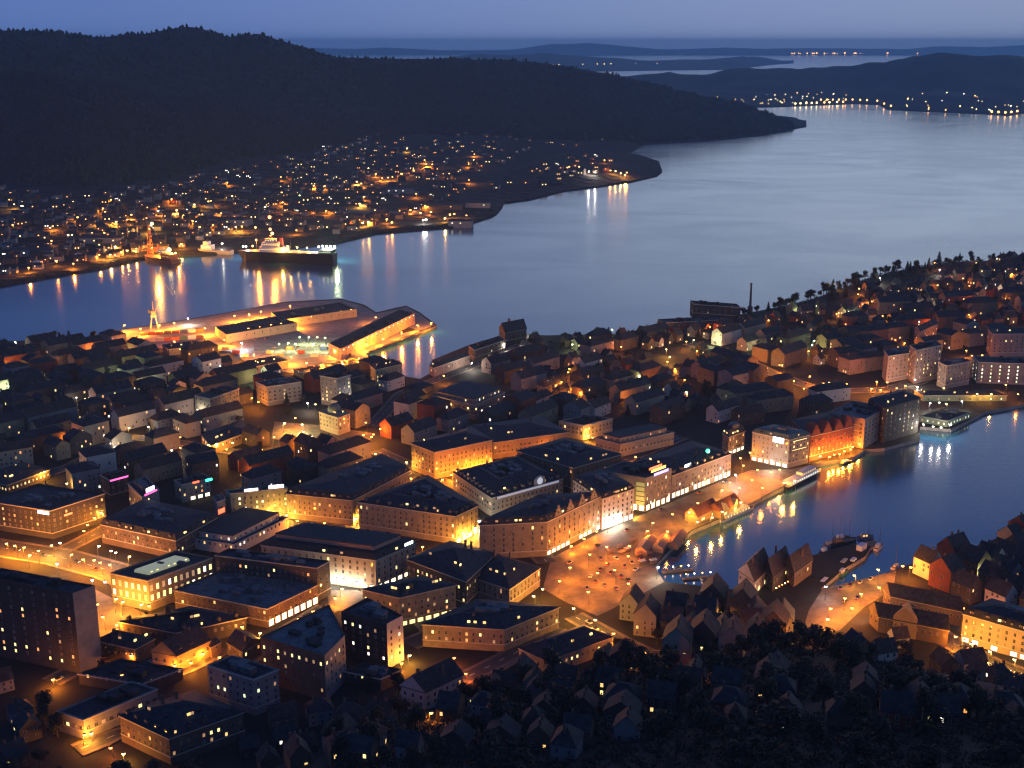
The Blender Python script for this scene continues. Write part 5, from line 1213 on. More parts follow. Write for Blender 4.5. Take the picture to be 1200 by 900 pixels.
# far shore road lit by its lamps
def far_ribbon(pts, w):
    b = MB(); n = 0
    for i in range(len(pts) - 1):
        for j in range(8):
            t = j / 8; px = pts[i][0] + (pts[i + 1][0] - pts[i][0]) * t; py = pts[i][1] + (pts[i + 1][1] - pts[i][1]) * t
            p = farshore_z(px, py); b.v += [(p.x, p.y - w / 2, p.z + 1.2 - w * .02), (p.x, p.y + w / 2, p.z + 1.4 + w * .03)]; n += 1
    for i in range(n - 1): b.f.append([2 * i, 2 * i + 2, 2 * i + 3, 2 * i + 1]); b.m.append(0)
    o = b.build('shore_road', cobble); o['kind'] = 'structure'
far_ribbon([(100, 268), (150, 261), (215, 251), (300, 250), (400, 248), (520, 252)], 26)
far_ribbon([(350, 222), (420, 218), (470, 206), (515, 192)], 22)
for px in range(150, 300, 22): far_lamp(px, 258 - (px - 150) * .06, 'o', 6, 'along the lit far shore road', True, 1.2)
for px in range(310, 420, 24): far_lamp(px, 247, 'o', 6, 'along the lit far shore road', True, 1.2)
# still farther: towns on the islands, seen only as points of light
ir = random.Random(9)
def island_pt(f, px, t):
    pr = f(px); k = 1; d = pr[1][0] + (pr[2][0] - pr[1][0]) * t; z = pr[1][1] + (pr[2][1] - pr[1][1]) * (sstep(t) * .5 + t * .5)
    return bearing_pt(px, d, z)
ISM = {c: MB().ball((0, 0, 0), 1, 8).mesh('island_lamp', LEMIT[c]) for c in 'oyw'}
def island_lamp(p, c, r, where):
    o = link('island_lamp', ISM[c], None, (p.x, p.y, p.z + r + 2)); o.scale = (r, r, r)
    pend(o, LNAME[c] + ' point of light ' + where, 'lamp', 'lights ' + where, own=True)
for px, c in [(932, 'y'), (938, 'y'), (945, 'y'), (951, 'y'), (957, 'y'), (966, 'o'), (972, 'y'), (981, 'y'), (988, 'o')]: island_lamp(island_pt(isl_a, px, .02), c, 4.2, 'on the shore of the near island')
for i, px in enumerate((962, 969, 976, 983, 991, 999, 1008, 1016, 1028, 1036, 1044)): island_lamp(island_pt(isl_a, px, .22 - .012 * i), 'o', 4.0, 'along the road of the near island')
for px in (1088, 1108, 1162, 1170, 1178, 1185, 1192): island_lamp(island_pt(isl_a, px, .02), 'o', 4.5 if px > 1150 else 2.5, 'on the shore of the near island')
for _ in range(80):
    px = ir.choice((ir.uniform(900, 1000), ir.uniform(1060, 1200), ir.uniform(820, 900))); island_lamp(island_pt(isl_a, px, ir.uniform(.1, .75)), ir.choice('oyyw'), ir.uniform(1.2, 2.4), 'scattered over the near island')
for px in (928, 931, 936, 938, 946, 952, 954, 957, 966, 969, 976, 978, 981, 990, 1001, 1003, 1008, 1011, 1040, 1075):
    pr = isl_c(px); p = bearing_pt(px, pr[0][0] + 600, 18); island_lamp(p, 'o', ir.uniform(9, 24), 'on the outermost islands')
for px in (625, 640, 648, 655, 683, 700, 708, 716, 745, 770, 790):
    pr = isl_b(px); p = bearing_pt(px, pr[0][0] + 900, 60); island_lamp(p, ir.choice('oyw'), ir.uniform(2.5, 5), 'on the middle island')
print('LAMPS', NLAMP[0], 'HOUSES', len(HOUSES))

# ================================================================== trees
BARK = mat('bark', (0.05, 0.04, 0.03), .9, .3, 2)
LEAF = [mat('foliage_dark', (0.018, 0.02, 0.013), .8, .5, .5), mat('foliage_mid', (0.026, 0.026, 0.016), .8, .5, .5), mat('foliage_brown', (0.03, 0.024, 0.018), .8, .5, .5)]
def tree_meshes(seed, conifer=False):
    rnd = random.Random(seed); b = MB()
    b.tube((0, 0, -1), (.1, .05, 2.6), .34, .24, 7); b.tube((.1, .05, 2.6), (0, .1, 7.5), .24, .07, 6)
    cl = []
    if conifer:
        for i in range(9):
            z = 2 + i * 1.05
            cl.append((0, 0, z, 2.5 * (1 - i / 9.5) + .25, .75))
    else:
        for i in range(rnd.randint(6, 8)):
            a = rnd.uniform(0, 6.28); r = rnd.uniform(.6, 2.7); z = rnd.uniform(3.6, 8.4)
            if z > 7: r *= .5
            c = (r * math.cos(a), r * math.sin(a), z, rnd.uniform(1.2, 2.1), .85)
            cl.append(c); b.tube((.05, .05, min(z - 1, 2.0 + i * .6)), (c[0] * .8, c[1] * .8, z), .12, .04, 5)
        cl.append((0, 0, 6.0, 2.1, 1))
    tr = b.mesh('tree_trunk', BARK)
    f = MB()
    for (x, y, z, r, sq) in cl:
        for _ in range(int(24 * r * r) + 18):
            v = Vector((rnd.gauss(0, 1), rnd.gauss(0, 1), rnd.gauss(0, 1))).normalized()
            q = rnd.random() ** .4 * r
            p = Vector((x + v.x * q, y + v.y * q, z + v.z * q * sq))
            n = (v + Vector((rnd.uniform(-.8, .8), rnd.uniform(-.8, .8), rnd.uniform(-.3, 1.0)))).normalized()
            u = n.orthogonal().normalized(); w = n.cross(u); s1 = rnd.uniform(.26, .52); a = rnd.uniform(0, 6.28)
            u2 = u * math.cos(a) + w * math.sin(a); w2 = w * math.cos(a) - u * math.sin(a)
            f.add([p - u2 * s1, p + w2 * s1 * .7 - u2 * .1, p + u2 * s1, p - w2 * s1 * .7], [(0, 1, 2, 3)])
    return tr, f.mesh('tree_crown', LEAF[seed % 3])
TV = [tree_meshes(100 + i) for i in range(7)] + [tree_meshes(200 + i, True) for i in range(2)]
TR = random.Random(21); TREES = []
def tree(p, s, place, con=None):
    k = TR.randrange(7) if not (con if con is not None else TR.random() < .15) else 7 + TR.randrange(2)
    rt = empty('conifer_tree' if k >= 7 else 'broadleaf_tree', p, TR.uniform(0, 6.28)); rt.scale = (s * TR.uniform(.95, 1.2), s * TR.uniform(.95, 1.2), s)
    link('trunk', TV[k][0], rt); link('crown', TV[k][1], rt)
    pend(rt, ('dark pointed conifer ' if k >= 7 else ('tall ' if s > 1.35 else 'low ' if s < 1.0 else '') + 'dark leafy tree ') + place, 'tree', 'trees ' + place)
    TREES.append((p.x, p.y))
def grove(place, pts, n, smin, smax, gap, seed, rad=3, con=None, lines=False):
    rnd = random.Random(seed)
    poly = [GT(*p) for p in pts]; k = 0
    x0, x1 = min(p.x for p in poly), max(p.x for p in poly); y0, y1 = min(p.y for p in poly), max(p.y for p in poly)
    for _ in range(n * 700):
        if k >= n: break
        x, y = rnd.uniform(x0, x1), rnd.uniform(y0, y1)
        if not inside(poly, x, y) or not free(x, y, rad): continue
        if any((x - a) ** 2 + (y - b) ** 2 < gap * gap for a, b in TREES[-400:]): continue
        tree(Vector((x, y, hcity(x, y) - .2)), rnd.uniform(smin, smax), place, con); k += 1
grove('on the black near slope', [(560, 830), (640, 795), (780, 795), (880, 772), (960, 770), (1000, 800), (1100, 820), (1260, 860), (1260, 960), (520, 960)], 66, 1.4, 2.0, 9.5, 1, 2, False)
grove('among the lowest houses', [(400, 800), (500, 800), (600, 790), (580, 930), (380, 930)], 20, 1.0, 1.5, 7, 2, 2, False)
sk_ = random.Random(61); k = 0
for _ in range(4000):
    if k >= 84: break
    q = sk_.uniform(0.15, 4.2); i_ = int(q); f_ = q - i_; a, b = RIDGE[i_][0], RIDGE[i_ + 1][0]
    x, y = a[0] + (b[0] - a[0]) * f_ + sk_.uniform(-6, 6), a[1] + (b[1] - a[1]) * f_ + sk_.uniform(-34, 16)
    if not free(x, y, 1.5) or any((x - u) ** 2 + (y - v) ** 2 < 36 for u, v in TREES[-200:]): continue
    tree(Vector((x, y, hcity(x, y) - .3)), sk_.uniform(1.0, 1.6), 'along the hilltop skyline'); k += 1
grove('on the wooded hillside', [(900, 372), (1015, 336), (1130, 318), (1260, 312), (1260, 380), (1080, 385), (960, 400)], 62, .85, 1.4, 7, 4, 1.5)
grove('on the low headland', [(560, 430), (620, 400), (770, 392), (870, 380), (1000, 400), (960, 440), (870, 470), (760, 500), (640, 460)], 36, .75, 1.2, 8, 5, 2)
grove('by the shore below the port', [(40, 402), (112, 398), (112, 412), (40, 414)], 8, 1.0, 1.5, 7, 6, 2)
grove('in the dark upper quarter', [(-40, 545), (-40, 415), (125, 405), (300, 440), (372, 452), (300, 560), (60, 560)], 28, .75, 1.2, 8, 7, 2)
grove('below the lit hall', [(110, 748), (200, 740), (180, 775), (110, 790)], 8, .8, 1.2, 6, 8, 2)
grove('in the dark lower corner', [(-60, 790), (66, 800), (130, 890), (250, 930), (-60, 930)], 16, 1.0, 1.6, 8, 9, 2)
grove('under the old wharf roofs', [(940, 758), (1060, 745), (1100, 760), (1020, 800), (900, 790)], 16, .9, 1.4, 7, 10, 2)
grove('between the houses below the square', [(690, 735), (800, 720), (900, 726), (870, 775), (760, 790)], 14, .8, 1.2, 6, 11, 2)

# ---- ground cover nobody could count: undergrowth on the slopes, forest of the far hills
def undergrowth(pts, n, seed, r0, r1, quads):
    rnd = random.Random(seed); poly = [GT(*p) for p in pts]; b = MB(); k = 0
    x0, x1 = min(p.x for p in poly), max(p.x for p in poly); y0, y1 = min(p.y for p in poly), max(p.y for p in poly)
    for _ in range(n * 6):
        if k >= n: break
        x, y = rnd.uniform(x0, x1), rnd.uniform(y0, y1)
        if not inside(poly, x, y): continue
        if noise.noise(Vector((x / 30, y / 30, 1))) < -.55 or not free(x, y, 1.0): continue
        k += 1; r = rnd.uniform(r0, r1); z = hcity(x, y)
        for _ in range(quads):
            v = Vector((rnd.gauss(0, 1), rnd.gauss(0, 1), abs(rnd.gauss(0, 1)))).normalized(); p = Vector((x, y, z)) + Vector((v.x * r, v.y * r, v.z * r * .9)) * rnd.uniform(.6, 1)
            u = (v + Vector((rnd.uniform(-.6, .6), rnd.uniform(-.6, .6), rnd.uniform(-.3, .6)))).normalized().orthogonal().normalized(); w = v.cross(u).normalized(); s_ = rnd.uniform(.35, .7)
            b.add([p - u * s_, p + w * s_ * .7, p + u * s_, p - w * s_ * .7], [(0, 1, 2, 3)])
    return b
for pts, n, sd, r0, r1, qn in [([(540, 840), (640, 790), (780, 790), (880, 768), (960, 764), (1100, 800), (1270, 850), (1270, 990), (380, 990), (400, 810)], 3600, 1, 1.4, 3.2, 22),
                               ([(862, 364), (925, 349), (1015, 327), (1130, 309), (1265, 304), (1265, 385), (1080, 390), (950, 402), (880, 385)], 1300, 2, 1.5, 3.6, 18),
                               ([(560, 430), (620, 398), (770, 392), (870, 380), (1000, 400), (960, 440), (870, 470), (760, 505), (640, 470)], 420, 3, 1.2, 2.8, 16)]:
    o = undergrowth(pts, n, sd, r0, r1, qn).build('undergrowth', LEAF[0]); o['kind'] = 'stuff'; o['label'] = 'dark scrub and bushes covering the slope'; o['category'] = 'undergrowth'
frnd = random.Random(8); b = MB()
for _ in range(15000):
    px = frnd.uniform(-60, 930); pr = farshore_profile(px); q = 2 + frnd.random() ** .8 * 4.0
    k = min(int(q), 5); f = q - k
    d = pr[k][0] + (pr[k + 1][0] - pr[k][0]) * f; z = pr[k][1] + (pr[k + 1][1] - pr[k][1]) * (sstep(f) * .5 + f * .5)
    p = bearing_pt(px, d, z)
    if z > 8: p.z += 9.0 * min(1, (z - 8) / 40) * fbm(p.x, p.y, 160.0)
    hh = frnd.uniform(7, 15); w = hh * frnd.uniform(.3, .5); a = frnd.uniform(0, 6.28); p.z -= 2
    base_ = [(p.x + w * math.cos(a + t), p.y + w * math.sin(a + t), p.z) for t in (0, 1.57, 3.14, 4.71)]
    mid = [(p.x + w * .8 * math.cos(a + .6 + t), p.y + w * .8 * math.sin(a + .6 + t), p.z + hh * .55) for t in (0, 1.57, 3.14, 4.71)]
    b.add(base_ + mid + [(p.x, p.y, p.z + hh)], [(i, (i + 1) % 4, 4 + (i + 1) % 4, 4 + i) for i in range(4)] + [(4 + i, 4 + (i + 1) % 4, 8) for i in range(4)])
o = b.build('forest', LEAF[0]); o['kind'] = 'stuff'; o['label'] = 'dark forest covering the far hills'; o['category'] = 'forest'

# ================================================================== harbour things
def pt(px, py, z=2.5): return G(px, py, z)
PAL = {k: mat('paint_' + k, v, .55, .12, .5) for k, v in {'red': (.28, .07, .05), 'orange': (.4, .15, .04), 'blue': (.06, .1, .25), 'white': (.6, .6, .58), 'green': (.05, .16, .1), 'black': (.012, .012, .014), 'grey': (.25, .26, .27), 'brown': (.16, .09, .05), 'cream': (.5, .45, .35)}.items()}
CANVAS = mat('canvas_red', (.24, .12, .09), .85, .15, .4); CANVAS2 = mat('canvas_orange', (.27, .17, .12), .85, .15, .4)
# slim chimney on the headland
p = GT(879, 362); rt = empty('factory_chimney', p); pend(rt, 'slim tall dark chimney standing against the fjord', 'chimney')
MB().tube((0, 0, -1), (0, 0, 30), 1.5, 1.0, 12).build('stack', WALL['brown'], rt); MB().tube((0, 0, 29), (0, 0, 30.5), 1.25, 1.2, 12).build('rim', METAL, rt); MB().box((0, 0, 1), (5, 5, 4)).build('base', WALL['brown'], rt)
# harbour crane
p = pt(181, 385); rt = empty('harbour_crane', p, .3); pend(rt, 'tall harbour crane with raised jib on the lit quay', 'crane')
for sx in (-4, 4):
    for sy in (-4, 4): MB().tube((sx, sy, 0), (sx * .45, sy * .45, 13), .55, .4, 6).build('leg', PAL['cream'], rt)
MB().box((0, 0, 13.6), (6, 6, 1.4)).build('platform', PAL['cream'], rt); MB().box((0, 0, 17), (4.5, 5.5, 5)).build('cab', PAL['grey'], rt)
MB().tube((0, 0, 19), (0, 0, 30), .8, .4, 6).build('tower', PAL['grey'], rt); MB().tube((1.5, 0, 18), (15, 2, 48), .7, .3, 6).build('jib', PAL['grey'], rt)
MB().tube((0, 0, 30), (15, 2, 48), .12, .12, 4).build('stay', METAL, rt); MB().tube((15, 2, 48), (22, 3, 34), .25, .15, 5).build('jib_tip', PAL['grey'], rt); MB().box((-4, 0, 19), (3, 3, 3)).build('counterweight', METAL, rt)
# containers
crnd = random.Random(4); cols = ['red', 'red', 'orange', 'brown', 'red', 'blue', 'white', 'orange', 'red', 'cream', 'grey', 'red', 'orange', 'green', 'white', 'brown']
for i in range(16):
    c = cols[i]; px = 168 + (i % 8) * 9.5; py = 393 + (i // 8) * 8 - (i % 8) * .6
    p = pt(px, py); rt = empty('shipping_container', p, .25 + crnd.uniform(-.08, .08)); rt.scale = (1.25, 1.25, 1.3)
    pend(rt, c + ' shipping container on the port quay ' + ('near the water' if i < 8 else 'nearer the town'), 'container', 'containers on the port quay')
    b = MB(); b.box((0, 0, 1.4), (6, 2.5, 2.6))
    for k in range(10): b.box((-2.7 + .6 * k, -1.27, 1.4), (.25, .08, 2.4)); 
    b.build('body', PAL[c], rt); MB().box((3.03, 0, 1.4), (.08, 2.3, 2.4)).build('door', PAL[c], rt); MB().box((0, 0, .06), (6.1, 2.55, .12)).build('base_frame', METAL, rt)
# market tents
for i, (px, py, c) in enumerate([(757, 643, CANVAS2), (776, 640, CANVAS2), (793, 636, CANVAS)]):
    p = pt(px, py); e = pt(px + 10, py - 13) - p; rz = math.atan2(e.y, e.x)
    rt = empty('market_tent', p, rz); pend(rt, ('orange', 'pale orange', 'dark red')[i] + ' long market tent on the square, ' + ('farthest from the water', 'middle of three', 'beside the water')[i], 'tent', 'market tents')
    b = MB(); vs = [(-11, -4, 3), (11, -4, 3), (11, 4, 3), (-11, 4, 3), (-11, 0, 5.4), (11, 0, 5.4)]
    b.add(vs, [(0, 1, 5, 4), (2, 3, 4, 5), (1, 2, 5), (3, 0, 4), (3, 2, 1, 0)]); b.build('canopy', c, rt)
    MB().box((0, 0, 1.5), (21.4, 7.4, 2.9)).build('side_wall', CANVAS2, rt)
    for k in range(4): MB().tube((-10.9 + 7.27 * k, -4, 0), (-10.9 + 7.27 * k, -4, 3), .12, .12, 5).build('pole', METAL, rt)
# quayside tavern with gables
for i, (px, py, L, W, H_) in enumerate([(822, 606, 24, 10, 5), (848, 600, 24, 10, 5)]):
    p = pt(px, py); e = pt(px + 20, py - 10) - p; rz = math.atan2(e.y, e.x); rt = empty('quay_tavern', p, rz)
    pend(rt, ('dark red-roofed tavern hall on the quay beside the tents', 'tavern hall with yellow-lit gables beside the tour boat')[i], 'tavern')
    EXCL.append([(p.x - 14, p.y - 8), (p.x + 14, p.y - 8), (p.x + 14, p.y + 8), (p.x - 14, p.y + 8)])
    MB().box((0, 0, H_ / 2 - .5), (L, W, H_ + 1)).build('wall', WALL['ochre'], rt)
    b = MB(); b.add([(-L / 2 - .5, -W / 2 - .6, H_), (L / 2 + .5, -W / 2 - .6, H_), (L / 2 + .5, W / 2 + .6, H_), (-L / 2 - .5, W / 2 + .6, H_), (-L / 2 - .5, 0, H_ + 5), (L / 2 + .5, 0, H_ + 5)], [(0, 1, 5, 4), (2, 3, 4, 5), (1, 2, 5), (3, 0, 4), (3, 2, 1, 0)]); b.build('roof', mat('tavern_roof', (.2, .07, .04), .8, .3, .4), rt)
    for k in (-.25, .25):
        if i == 1: b = MB(); b.add([(L * k - 3, -W / 2 - .9, H_ - .3), (L * k + 3, -W / 2 - .9, H_ - .3), (L * k, -W / 2 - .9, H_ + 4), (L * k - 3, 0, H_ - .3), (L * k + 3, 0, H_ - .3), (L * k, 0, H_ + 4)], [(0, 1, 2), (4, 3, 5), (1, 4, 5, 2), (3, 0, 2, 5), (0, 3, 4, 1)]); b.build('lit_gable', [WALL['cream']], rt)
        o = link('window', WIN['yellow'], rt, (L * k, -W / 2 - .06, 2)); o.scale = (3, 1, 1)
# boats
def boat(name, label, a, b_, beam, free_h, hullm, cabins, masts=(), deckm=None, group=None, strip=None, z=0):
    A, B = pt(*a, 0.0), pt(*b_, 0.0); e = B - A; L = e.length; rz = math.atan2(e.y, e.x); c = (A + B) / 2
    rt = empty(name, (c.x, c.y, 0), rz); pend(rt, label, 'ship' if L > 60 else 'boat', group)
    def ring(z, k, sh):
        x0, x1, w = -L / 2, L / 2, beam / 2 * k
        return [(x0, -w * .85, z), (x1 - L * .25, -w, z), (x1 - L * .1, -w * .6, z), (x1 + sh, 0, z), (x1 - L * .1, w * .6, z), (x1 - L * .25, w, z), (x0, w * .85, z)]
    h = MB(); h.loft(ring(-1, .8, -L * .05), ring(free_h, 1, 0), cap=False); h.build('hull', hullm, rt)
    d = MB(); r0 = ring(free_h - .3, .97, -.5); d.add(r0, [tuple(range(7))]); d.build('deck', deckm or PAL['brown'], rt)
    for (x, w, l, z0, hh, m, lit) in cabins:
        cb = MB().box((x * L, 0, free_h - .3 + z0 + hh / 2), (l * L, w * beam, hh)).build('cabin', m, rt)
        n = max(2, int(l * L / 3))
        if lit:
            for k in range(min(n, 14)):
                for s_ in (-1, 1):
                    o = link('window', PANE[lit], cb, (x * L - l * L / 2 + l * L * (k + .5) / n, s_ * (w * beam / 2 + .02), free_h - .3 + z0 + hh * .55)); o.scale = (1.3, 1, min(1.3, hh * .5))
                    o.rotation_euler = (0, 0, 0 if s_ < 0 else math.pi)
    for (x, hh) in masts: MB().tube((x * L, 0, free_h), (x * L, 0, free_h + hh), .16 + L * .002, .08, 6).build('mast', METAL, rt)
    if strip: sign_on(rt, (-L * .4, -beam / 2), (L * .3, -beam / 2), .5, free_h - .6, L * .5, .6, LIT[strip], .1, 'light_strip')
    return rt, L
boat('harbour_ferry', 'white harbour ferry with pale deckhouse moored at the lit quay', (918, 574), (962, 552), 9, 2.6, PAL['black'], [(-.05, .8, .7, 0, 2.6, PAL['white'], 'white'), (.08, .6, .35, 2.6, 2.4, PAL['white'], 'warm')], [(.1, 8)], PAL['grey'])
boat('tour_boat', 'low tour boat with lit cabin beside the tavern', (842, 612), (884, 594), 7, 1.8, PAL['white'], [(-.05, .8, .65, 0, 2.3, PAL['cream'], 'yellow')], [(.2, 6)])
boat('sailing_ship', 'dark two-masted sailing ship at the outer pier end', (972, 640), (1004, 633), 6, 2, PAL['black'], [(-.2, .5, .25, 0, 1.8, PAL['brown'], None)], [(-.15, 17), (.2, 15)])
boat('fishing_boat', 'dark fishing boat with wheelhouse at the tip of the pier', (1003, 652), (1027, 637), 6, 2.2, PAL['grey'], [(-.25, .6, .25, 0, 4, PAL['white'], None)], [(.1, 10)])
boat('fishing_boat', 'small pale boat moored along the pier side', (984, 666), (996, 655), 4, 1.4, PAL['white'], [(-.1, .6, .4, 0, 1.8, PAL['cream'], None)], [])
boat('motor_boat', 'small red-lit motor boat near the inner pier', (960, 689), (974, 676), 4, 1.3, PAL['red'], [(-.1, .6, .4, 0, 1.6, PAL['white'], None)], [])
boat('sailing_boat', 'lone sailing boat with a tall mast by the wharf square', (1046, 668), (1052, 662), 3, 1.2, PAL['white'], [(0, .5, .3, 0, 1, PAL['white'], None)], [(.1, 14)])
boat('motor_boat', 'little dark motor boat below the floodlit red warehouse', (985, 545), (998, 540), 4, 1.3, PAL['black'], [(-.1, .6, .4, 0, 1.6, PAL['white'], None)], [])
for i, (a, b_, nm, hm_) in enumerate([((978, 634), (996, 631), 'white', 'black'), ((1006, 632), (1024, 630), 'grey', 'blue'), ((1026, 646), (1033, 638), 'white', 'white'), ((966, 642), (980, 637), 'grey', 'grey'), ((996, 664), (1006, 655), 'white', 'red'), ((984, 676), (992, 668), 'white', 'green'), ((962, 650), (972, 645), 'white', 'black')]):
    boat('moored_boat', ('long black', 'dark blue', 'small white', 'grey', 'small red', 'small green', 'stubby black')[i] + ' boat moored against the harbour pier', a, b_, 4.5 if i < 2 else 3.6, 1.6, PAL[hm_], [(-.15, .6, .35, 0, 2.2, PAL[nm], 'warm' if i in (1, 4) else None)], [(.12, 9 + 2 * i)] if i < 4 else [], group='boats moored against the harbour pier')
srnd = random.Random(14)
for i, (px, py) in enumerate([(716, 648), (726, 643), (735, 646), (748, 652), (742, 636), (752, 661), (760, 652), (728, 650), (765, 660), (755, 643)]):
    p = pt(px, py, BASE + .06); rt = empty('market_stall', p, .6 + srnd.uniform(-.1, .1)); pend(rt, ('red', 'orange', 'pale')[i % 3] + '-topped market stall on the square', 'market stall', 'market stalls')
    b = MB(); b.add([(-2.2, -1.6, 2.3), (2.2, -1.6, 2.3), (2.2, 1.6, 2.3), (-2.2, 1.6, 2.3), (-2.2, 0, 3.1), (2.2, 0, 3.1)], [(0, 1, 5, 4), (2, 3, 4, 5), (1, 2, 5), (3, 0, 4), (3, 2, 1, 0)]); b.build('canopy', (CANVAS, CANVAS2, PAL['cream'])[i % 3], rt)
    MB().box((0, -.3, .5), (3.6, 1.2, .9)).build('counter', PAL['brown'], rt)
    for sx in (-2, 2):
        for sy in (-1.4, 1.4): MB().tube((sx, sy, 0), (sx, sy, 2.3), .05, .05, 4).build('pole', METAL, rt)
for i in range(12):
    c = ('orange', 'red', 'white', 'blue', 'cream', 'brown')[i % 6]; p = pt(262 + i * 13 + crnd.uniform(-3, 3), 410 + (i % 3) * 4, BASE + .06)
    rt = empty('shipping_container', p, crnd.uniform(-.4, .4)); rt.scale = (1.2, 1.2, 1.2); pend(rt, c + ' shipping container standing alone on the wide port apron', 'container', 'loose containers on the port apron')
    MB().box((0, 0, 1.35), (6, 2.5, 2.6)).build('body', PAL[c], rt); MB().box((3.03, 0, 1.35), (.08, 2.3, 2.4)).build('door', PAL[c], rt)
for i, (a, b_) in enumerate([((790, 668), (800, 664)), ((836, 682), (846, 679)), ((822, 680), (830, 677))]):
    boat('rowing_boat', 'small open boat moored at the inner harbour pontoons', a, b_, 2.6, .9, PAL['white'], [(0, .4, .2, 0, .8, PAL['brown'], None)], [], group='small boats at the inner pontoons')
for i, (a, b_) in enumerate([((776, 671), (812, 668)), ((800, 679), (838, 676))]):
    A, B = pt(*a, .4), pt(*b_, .4); e = B - A; rt = empty('pontoon', (A + B) / 2, math.atan2(e.y, e.x)); pend(rt, 'floating wooden pontoon with small lamps in the inner harbour', 'pontoon', 'pontoons')
    MB().box((0, 0, 0), (e.length, 3, .9)).build('deck', PAL['brown'], rt)
    for k in range(4):
        x = e.length * ((k + .5) / 4 - .5); MB().tube((x, 1.3, -2), (x, 1.3, 2.2), .15, .15, 6).build('pile', METAL, rt); MB().ball((x, 1.3, 2.6), .42, 8).build('lamp_globe', LEMIT['w' if k % 2 else 'o'], rt)
# the big ship and the work barge of the far side
ship, SL = boat('cargo_ship', 'big black ship with brightly lit decks off the far shore', (393, 309), (279, 305), 24, 15, PAL['black'], [(.12, .8, .26, 0, 7, PAL['white'], 'yellow'), (.14, .6, .18, 7, 6, PAL['white'], 'yellow'), (.15, .4, .1, 13, 5, PAL['cream'], 'white'), (-.42, .9, .13, 0, 5, PAL['green'], 'green')], [(.15, 45), (.30, 32), (-.05, 24)], PAL['grey'])
MB().tube((.04 * SL, 0, 14), (.04 * SL, 0, 34), 3, 2.6, 12).build('funnel', PAL['red'], ship)
for k, (x, z, c, r) in enumerate([(-.48, 23, 'g', 1.6), (-.44, 23, 'w', 1.6), (-.40, 23, 'g', 1.6), (-.36, 23, 'w', 1.6), (-.32, 22, 'w', 1.5), (-.2, 20, 'y', 1.2), (-.1, 20, 'y', 1.2), (0, 21, 'y', 1.4), (.06, 24, 'o', 1.6), (.15, 46, 'o', 1.9), (.15, 63, 'r', 2.4), (.13, 40, 'o', 2.2), (.22, 27, 'o', 1.6), (.26, 22, 'o', 1.8), (.3, 30, 'o', 1.5), (.30, 48, 'o', 1.3), (.36, 20, 'o', 1.5), (.43, 19, 'w', 1.5), (.46, 19, 'w', 1.3)]):
    for s_ in ((-1,) if abs(x) > .05 else (-1, 1)):
        o = MB().ball((0, 0, 0), r, 8).build('deck_lamp', LEMIT[c], ship, (x * SL, 7 * s_ if z < 30 else 0, z))
        l = link('lamp_light', light_data(c, 5 if x < -.3 else 3, 1.0), ship, (x * SL, 14.5 * s_ if z < 30 else -3, z - 2.5))
bg_, BL = boat('work_barge', 'floodlit orange work barge with a lattice tower off the far shore', (206, 309), (170, 303), 20, 6, PAL['brown'], [(-.3, .7, .3, 0, 7, PAL['orange'], 'orange'), (-.1, .5, .15, 7, 5, PAL['cream'], 'yellow')], [], PAL['orange'])
tw = MB()
for sx in (-3, 3):
    for sy in (-3, 3): tw.tube((sx, sy, 0), (sx * .4, sy * .4, 44), .4, .3, 5)
for k in range(7):
    z0, z1 = k * 6, k * 6 + 6; f0, f1 = 3 * (1 - .6 * z0 / 44), 3 * (1 - .6 * z1 / 44)
    for s_ in (-1, 1): tw.tube((-f0, s_ * f0, z0), (f1, s_ * f1, z1), .2, .2, 4); tw.tube((s_ * f0, f0, z0), (s_ * f1, -f1, z1), .2, .2, 4)
tw.build('lattice_tower', PAL['orange'], bg_, (.3 * BL, 0, 6))
for x, z, c, r in [(.3, 51, 'y', 2.2), (-.2, 17, 'y', 3.0), (-.05, 15, 'y', 2.4), (-.4, 13, 'o', 1.8), (.1, 11, 'o', 1.6)]:
    MB().ball((0, 0, 0), r, 8).build('deck_lamp', LEMIT[c], bg_, (x * BL, -6, z)); link('lamp_light', light_data(c, 10, 1.0), bg_, (x * BL, -10, z - 3))
boat('supply_ship', 'grey supply ship moored between the barge and the black ship', (272, 298), (232, 296), 14, 6, PAL['grey'], [(.2, .8, .3, 0, 7, PAL['white'], 'white'), (.22, .6, .15, 7, 5, PAL['white'], None)], [(.2, 22), (-.2, 12)])
for i, (a, b_) in enumerate([((66, 312), (40, 318)), ((112, 305), (88, 308))]):
    boat('moored_ship', ('dark ship moored at the far left shore', 'pale ship moored along the far left shore')[i], b_, a, 12, 6, PAL[('black', 'grey')[i]], [(-.3, .8, .2, 0, 7, PAL['white'], 'warm')], [(-.2, 16)])
